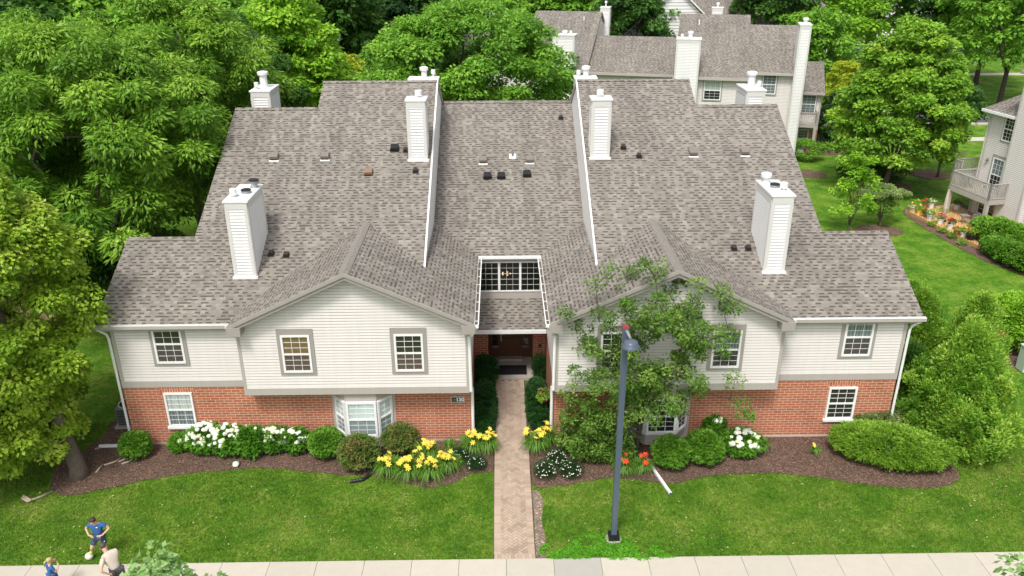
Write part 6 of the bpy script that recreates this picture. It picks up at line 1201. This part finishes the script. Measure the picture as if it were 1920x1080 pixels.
def person(label, loc, rz, J, colors, hairmat, hair='short', sc=1.0):
    """J: joint positions in metres, person faces -y. Body is one skinned mesh; clothes and hair are its children."""
    t = thing('person', label, 'person', loc, rz)
    V_ = lambda k: Vector(J[k])*sc
    nd, ed = {}, []
    nd['pel'] = (tuple(V_('pel')), (.135*sc, .10*sc)); 
    chain(nd, ed, 'pel', [('waist', V_('waist'), (.115*sc, .085*sc)), ('chest', V_('chest'), (.15*sc, .10*sc)), ('neck', V_('neck'), .052*sc), ('jaw', V_('neck').lerp(V_('head'), .55), (.062*sc, .068*sc)), ('head', V_('head'), (.078*sc, .095*sc)), ('crown', V_('head')+(V_('head')-V_('neck')).normalized()*.075*sc, (.06*sc, .07*sc))])
    f = Vector(J['face']).normalized(); nd['nose'] = (tuple(V_('head')+f*.098*sc-(V_('head')-V_('neck')).normalized()*.015*sc), .012*sc); ed.append(('head', 'nose'))
    for s in ('l', 'r'):
        chain(nd, ed, 'chest', [('sh'+s, V_('sh'+s), .058*sc), ('el'+s, V_('el'+s), .038*sc), ('wr'+s, V_('wr'+s), .026*sc), ('pa'+s, V_('pa'+s), (.036*sc, .018*sc))]); fingers(nd, ed, 'wr'+s, 'pa'+s, s, J['side'+s])
        chain(nd, ed, 'pel', [('hi'+s, V_('hi'+s), .085*sc), ('kn'+s, V_('kn'+s), .055*sc), ('an'+s, V_('an'+s), .038*sc), ('to'+s, V_('to'+s), (.036*sc, .025*sc))])
    body = skin('body', nd, ed, 'pel', MT['skin'], t)
    # shirt
    n2 = {'pel': (tuple(V_('pel')+Vector((0, 0, .0))), (.155*sc, .12*sc))}; e2 = []
    chain(n2, e2, 'pel', [('waist', V_('waist'), (.14*sc, .11*sc)), ('chest', V_('chest'), (.17*sc, .12*sc)), ('col', V_('chest').lerp(V_('neck'), .72), (.085*sc, .075*sc))])
    for s in ('l', 'r'): chain(n2, e2, 'chest', [('sh'+s, V_('sh'+s), .075*sc), ('sl'+s, V_('sh'+s).lerp(V_('el'+s), .62), .064*sc)])
    skin('shirt', n2, e2, 'pel', MT[colors[0]], t)
    n3 = {'pel': (tuple(V_('pel')-Vector((0, 0, .03))), (.15*sc, .12*sc))}; e3 = []
    for s in ('l', 'r'): chain(n3, e3, 'pel', [('hi'+s, V_('hi'+s), .105*sc), ('mid'+s, V_('hi'+s).lerp(V_('kn'+s), .5), .095*sc), ('hem'+s, V_('hi'+s).lerp(V_('kn'+s), .82), .088*sc)])
    skin('shorts', n3, e3, 'pel', MT[colors[1]], t)
    for s in ('l', 'r'):
        n4 = {'a': (tuple(V_('an'+s)+Vector((0, 0, -.01))), .048*sc), 'b': (tuple(V_('an'+s).lerp(V_('to'+s), .5)+Vector((0, 0, -.012))), (.046*sc, .04*sc)), 'c': (tuple(V_('to'+s)), (.044*sc, .032*sc))}; skin('shoe', n4, [('a', 'b'), ('b', 'c')], 'b', MT[colors[2]], t)
    up_ = (V_('head')-V_('neck')).normalized(); hc = V_('head')+up_*.05*sc-f*.018*sc; b = MB(); b.blob((0, 0, 0), (1, 1, 1), 14, 10, rng=RG, amp=.035)
    x = up_.cross(f).normalized(); y = f
    vs_ = []
    for a_, b_, c_ in b.v:
        q = x*a_*.092*sc+y*b_*.108*sc+up_*c_*.088*sc
        if q.dot(f) > .045*sc and q.dot(up_) < .03*sc: q = q*.72
        vs_.append(tuple(hc+q))
    b.v = vs_; h_ = b.build('hair', MT[hairmat], t, smooth=True)
    if hair == 'pony':
        b = MB(); p0 = hc-f*.09*sc; b.tube([p0, p0-f*.06*sc-up_*.03*sc, p0-f*.07*sc-up_*.14*sc, p0-f*.04*sc-up_*.24*sc], [.03*sc, .038*sc, .03*sc, .01*sc], 8); b.build('ponytail', MT[hairmat], h_, smooth=True)
    for sx in (-1, 1):
        b = MB(); b.blob(V_('head')+f*.088*sc+x*sx*.03*sc+up_*.012*sc, .009*sc, 6, 4); b.build('eye', MT['black'], t)
        b = MB(); b.blob(V_('head')+x*sx*.078*sc, (.014*sc, .02*sc, .028*sc), 6, 5); b.build('ear', MT['skin'], t)
    b = MB(); b.blob(V_('head')+f*.088*sc-up_*.045*sc, (.022*sc, .008*sc, .006*sc), 6, 4); b.build('mouth', MT['lips'], t)
    return t
MT['skin'] = plain('skin', (.62, .36, .26), .55, .06, 4); MT['lips'] = plain('lips', (.45, .16, .14), .5); MT['blue'] = plain('blue_shirt', (.035, .12, .33), .8, .12, 8); MT['navy'] = plain('navy_shorts', (.05, .075, .13), .85, .2, 8); MT['beige'] = plain('beige_shirt', (.58, .50, .42), .85, .06, 6)
MT['hairb'] = plain('brown_hair', (.045, .028, .018), .6, .3, 20); MT['hairg'] = plain('greying_brown_hair', (.085, .065, .055), .7, .4, 25); MT['hairl'] = plain('blonde_hair', (.52, .36, .19), .6, .25, 20); MT['neon'] = plain('neon_shoe', (.45, .85, .05), .6); MT['shoe'] = plain('grey_shoe', (.12, .12, .13), .7); MT['charc'] = plain('charcoal_shorts', (.06, .06, .065), .85)
boy = dict(pel=(0, 0, .88), waist=(0, .01, 1.03), chest=(0, -.01, 1.22), neck=(0, -.05, 1.37), head=(-.0, -.12, 1.485), face=(-.15, -.85, -.62),
    shl=(.165, -.01, 1.29), ell=(.36, .03, 1.12), wrl=(.20, -.17, 1.00), pal=(.12, -.185, .985), sidel=(0, 0, 1), shr=(-.165, -.01, 1.29), elr=(-.36, .03, 1.12), wrr=(-.20, -.17, 1.00), par=(-.12, -.185, .985), sider=(0, 0, 1),
    hil=(.09, 0, .84), knl=(.12, -.02, .46), anl=(.13, .02, .08), tol=(.15, -.12, .035), hir=(-.09, 0, .84), knr=(-.22, -.16, .52), anr=(-.33, -.02, .27), tor=(-.38, -.10, .235))
bl = G(169, 1040, .11); bx_, by_ = bl.x+.40, bl.y-.0
tb = person('boy in blue T-shirt and navy shorts, hands on stomach, one foot on the ball', (bx_, by_, 0), 0, boy, ('blue', 'navy', 'neon'), 'hairb', sc=.95)
b = MB(); p_ = Vector((.07, -.128, 1.20)); b.blob(p_, (.030, .006, .020), 8, 5); b.build('chest_logo', MT['white'], tb)
b = MB(); b.blob((.16, -.075, .66), (.016, .02, .014), 8, 5); b.build('shorts_logo', MT['white'], tb)
t = thing('ball', 'pale cream football under the boy\'s foot on the lawn', 'ball', (bl.x, bl.y-.06, .11)); b = MB(); b.blob((0, 0, 0), .115, 20, 14); MT['ball'] = plain('ball_cream', (.72, .70, .55), .5, .08, 12); b.build('ball_skin', MT['ball'], t, smooth=True); b = MB()
for k in range(2): b.tube([(.1155*math.cos(a)*(1 if k else 0)+(0 if k else .1155*math.cos(a)), .1155*math.sin(a)*(0 if k else 1), .1155*math.sin(a)*(1 if k else 0)) for a in [i*2*math.pi/24 for i in range(25)]], .0025, 4)
b.build('seams', MT['tan'], t)
dad = dict(pel=(0, .05, .93), waist=(-.0, -.03, 1.08), chest=(-.0, -.15, 1.27), neck=(-.0, -.27, 1.42), head=(0, -.36, 1.52), face=(0, -.8, -.6),
    shl=(.19, -.15, 1.36), ell=(.40, .02, 1.16), wrl=(.24, .08, .98), pal=(.17, .10, .94), sidel=(0, 0, 1), shr=(-.19, -.15, 1.36), elr=(-.30, -.26, 1.08), wrr=(-.28, -.42, .90), par=(-.27, -.49, .86), sider=(1, 0, 0),
    hil=(.1, .05, .90), knl=(.13, -.02, .49), anl=(.14, .06, .08), tol=(.15, -.10, .035), hir=(-.1, .05, .90), knr=(-.13, -.06, .49), anr=(-.14, .0, .08), tor=(-.15, -.16, .035))
hd = G(193, 1026, 1.52); rz = math.radians(-122); hx = Vector((0, -.36, 0)); hx.rotate(Matrix.Rotation(rz, 3, 'Z')); person('man in a beige T-shirt bending forward with a hand on his hip, dark greying hair', (hd.x-hx.x, hd.y-hx.y, 0), rz, dad, ('beige', 'charc', 'shoe'), 'hairg', sc=1.0)
girl = dict(pel=(0, 0, .93), waist=(0, .0, 1.08), chest=(0, -.0, 1.26), neck=(0, -.02, 1.40), head=(0, -.05, 1.53), face=(0, -1, -.15),
    shl=(.16, -.0, 1.33), ell=(.30, -.22, 1.26), wrl=(.10, -.28, 1.40), pal=(.04, -.22, 1.43), sidel=(0, 0, 1), shr=(-.16, 0, 1.33), elr=(-.24, -.1, 1.10), wrr=(-.12, -.24, 1.22), par=(-.06, -.26, 1.29), sider=(1, 0, 0),
    hil=(.09, 0, .90), knl=(.10, -.03, .49), anl=(.10, .03, .08), tol=(.11, -.12, .035), hir=(-.09, 0, .90), knr=(-.10, -.03, .49), anr=(-.10, .03, .08), tor=(-.11, -.12, .035))
gh = G(90, 1053, 1.16); person('blonde child in blue with one arm raised, at the bottom left edge', (gh.x, gh.y, 0), math.radians(140), girl, ('blue', 'blue', 'shoe'), 'hairl', 'pony', sc=.76)
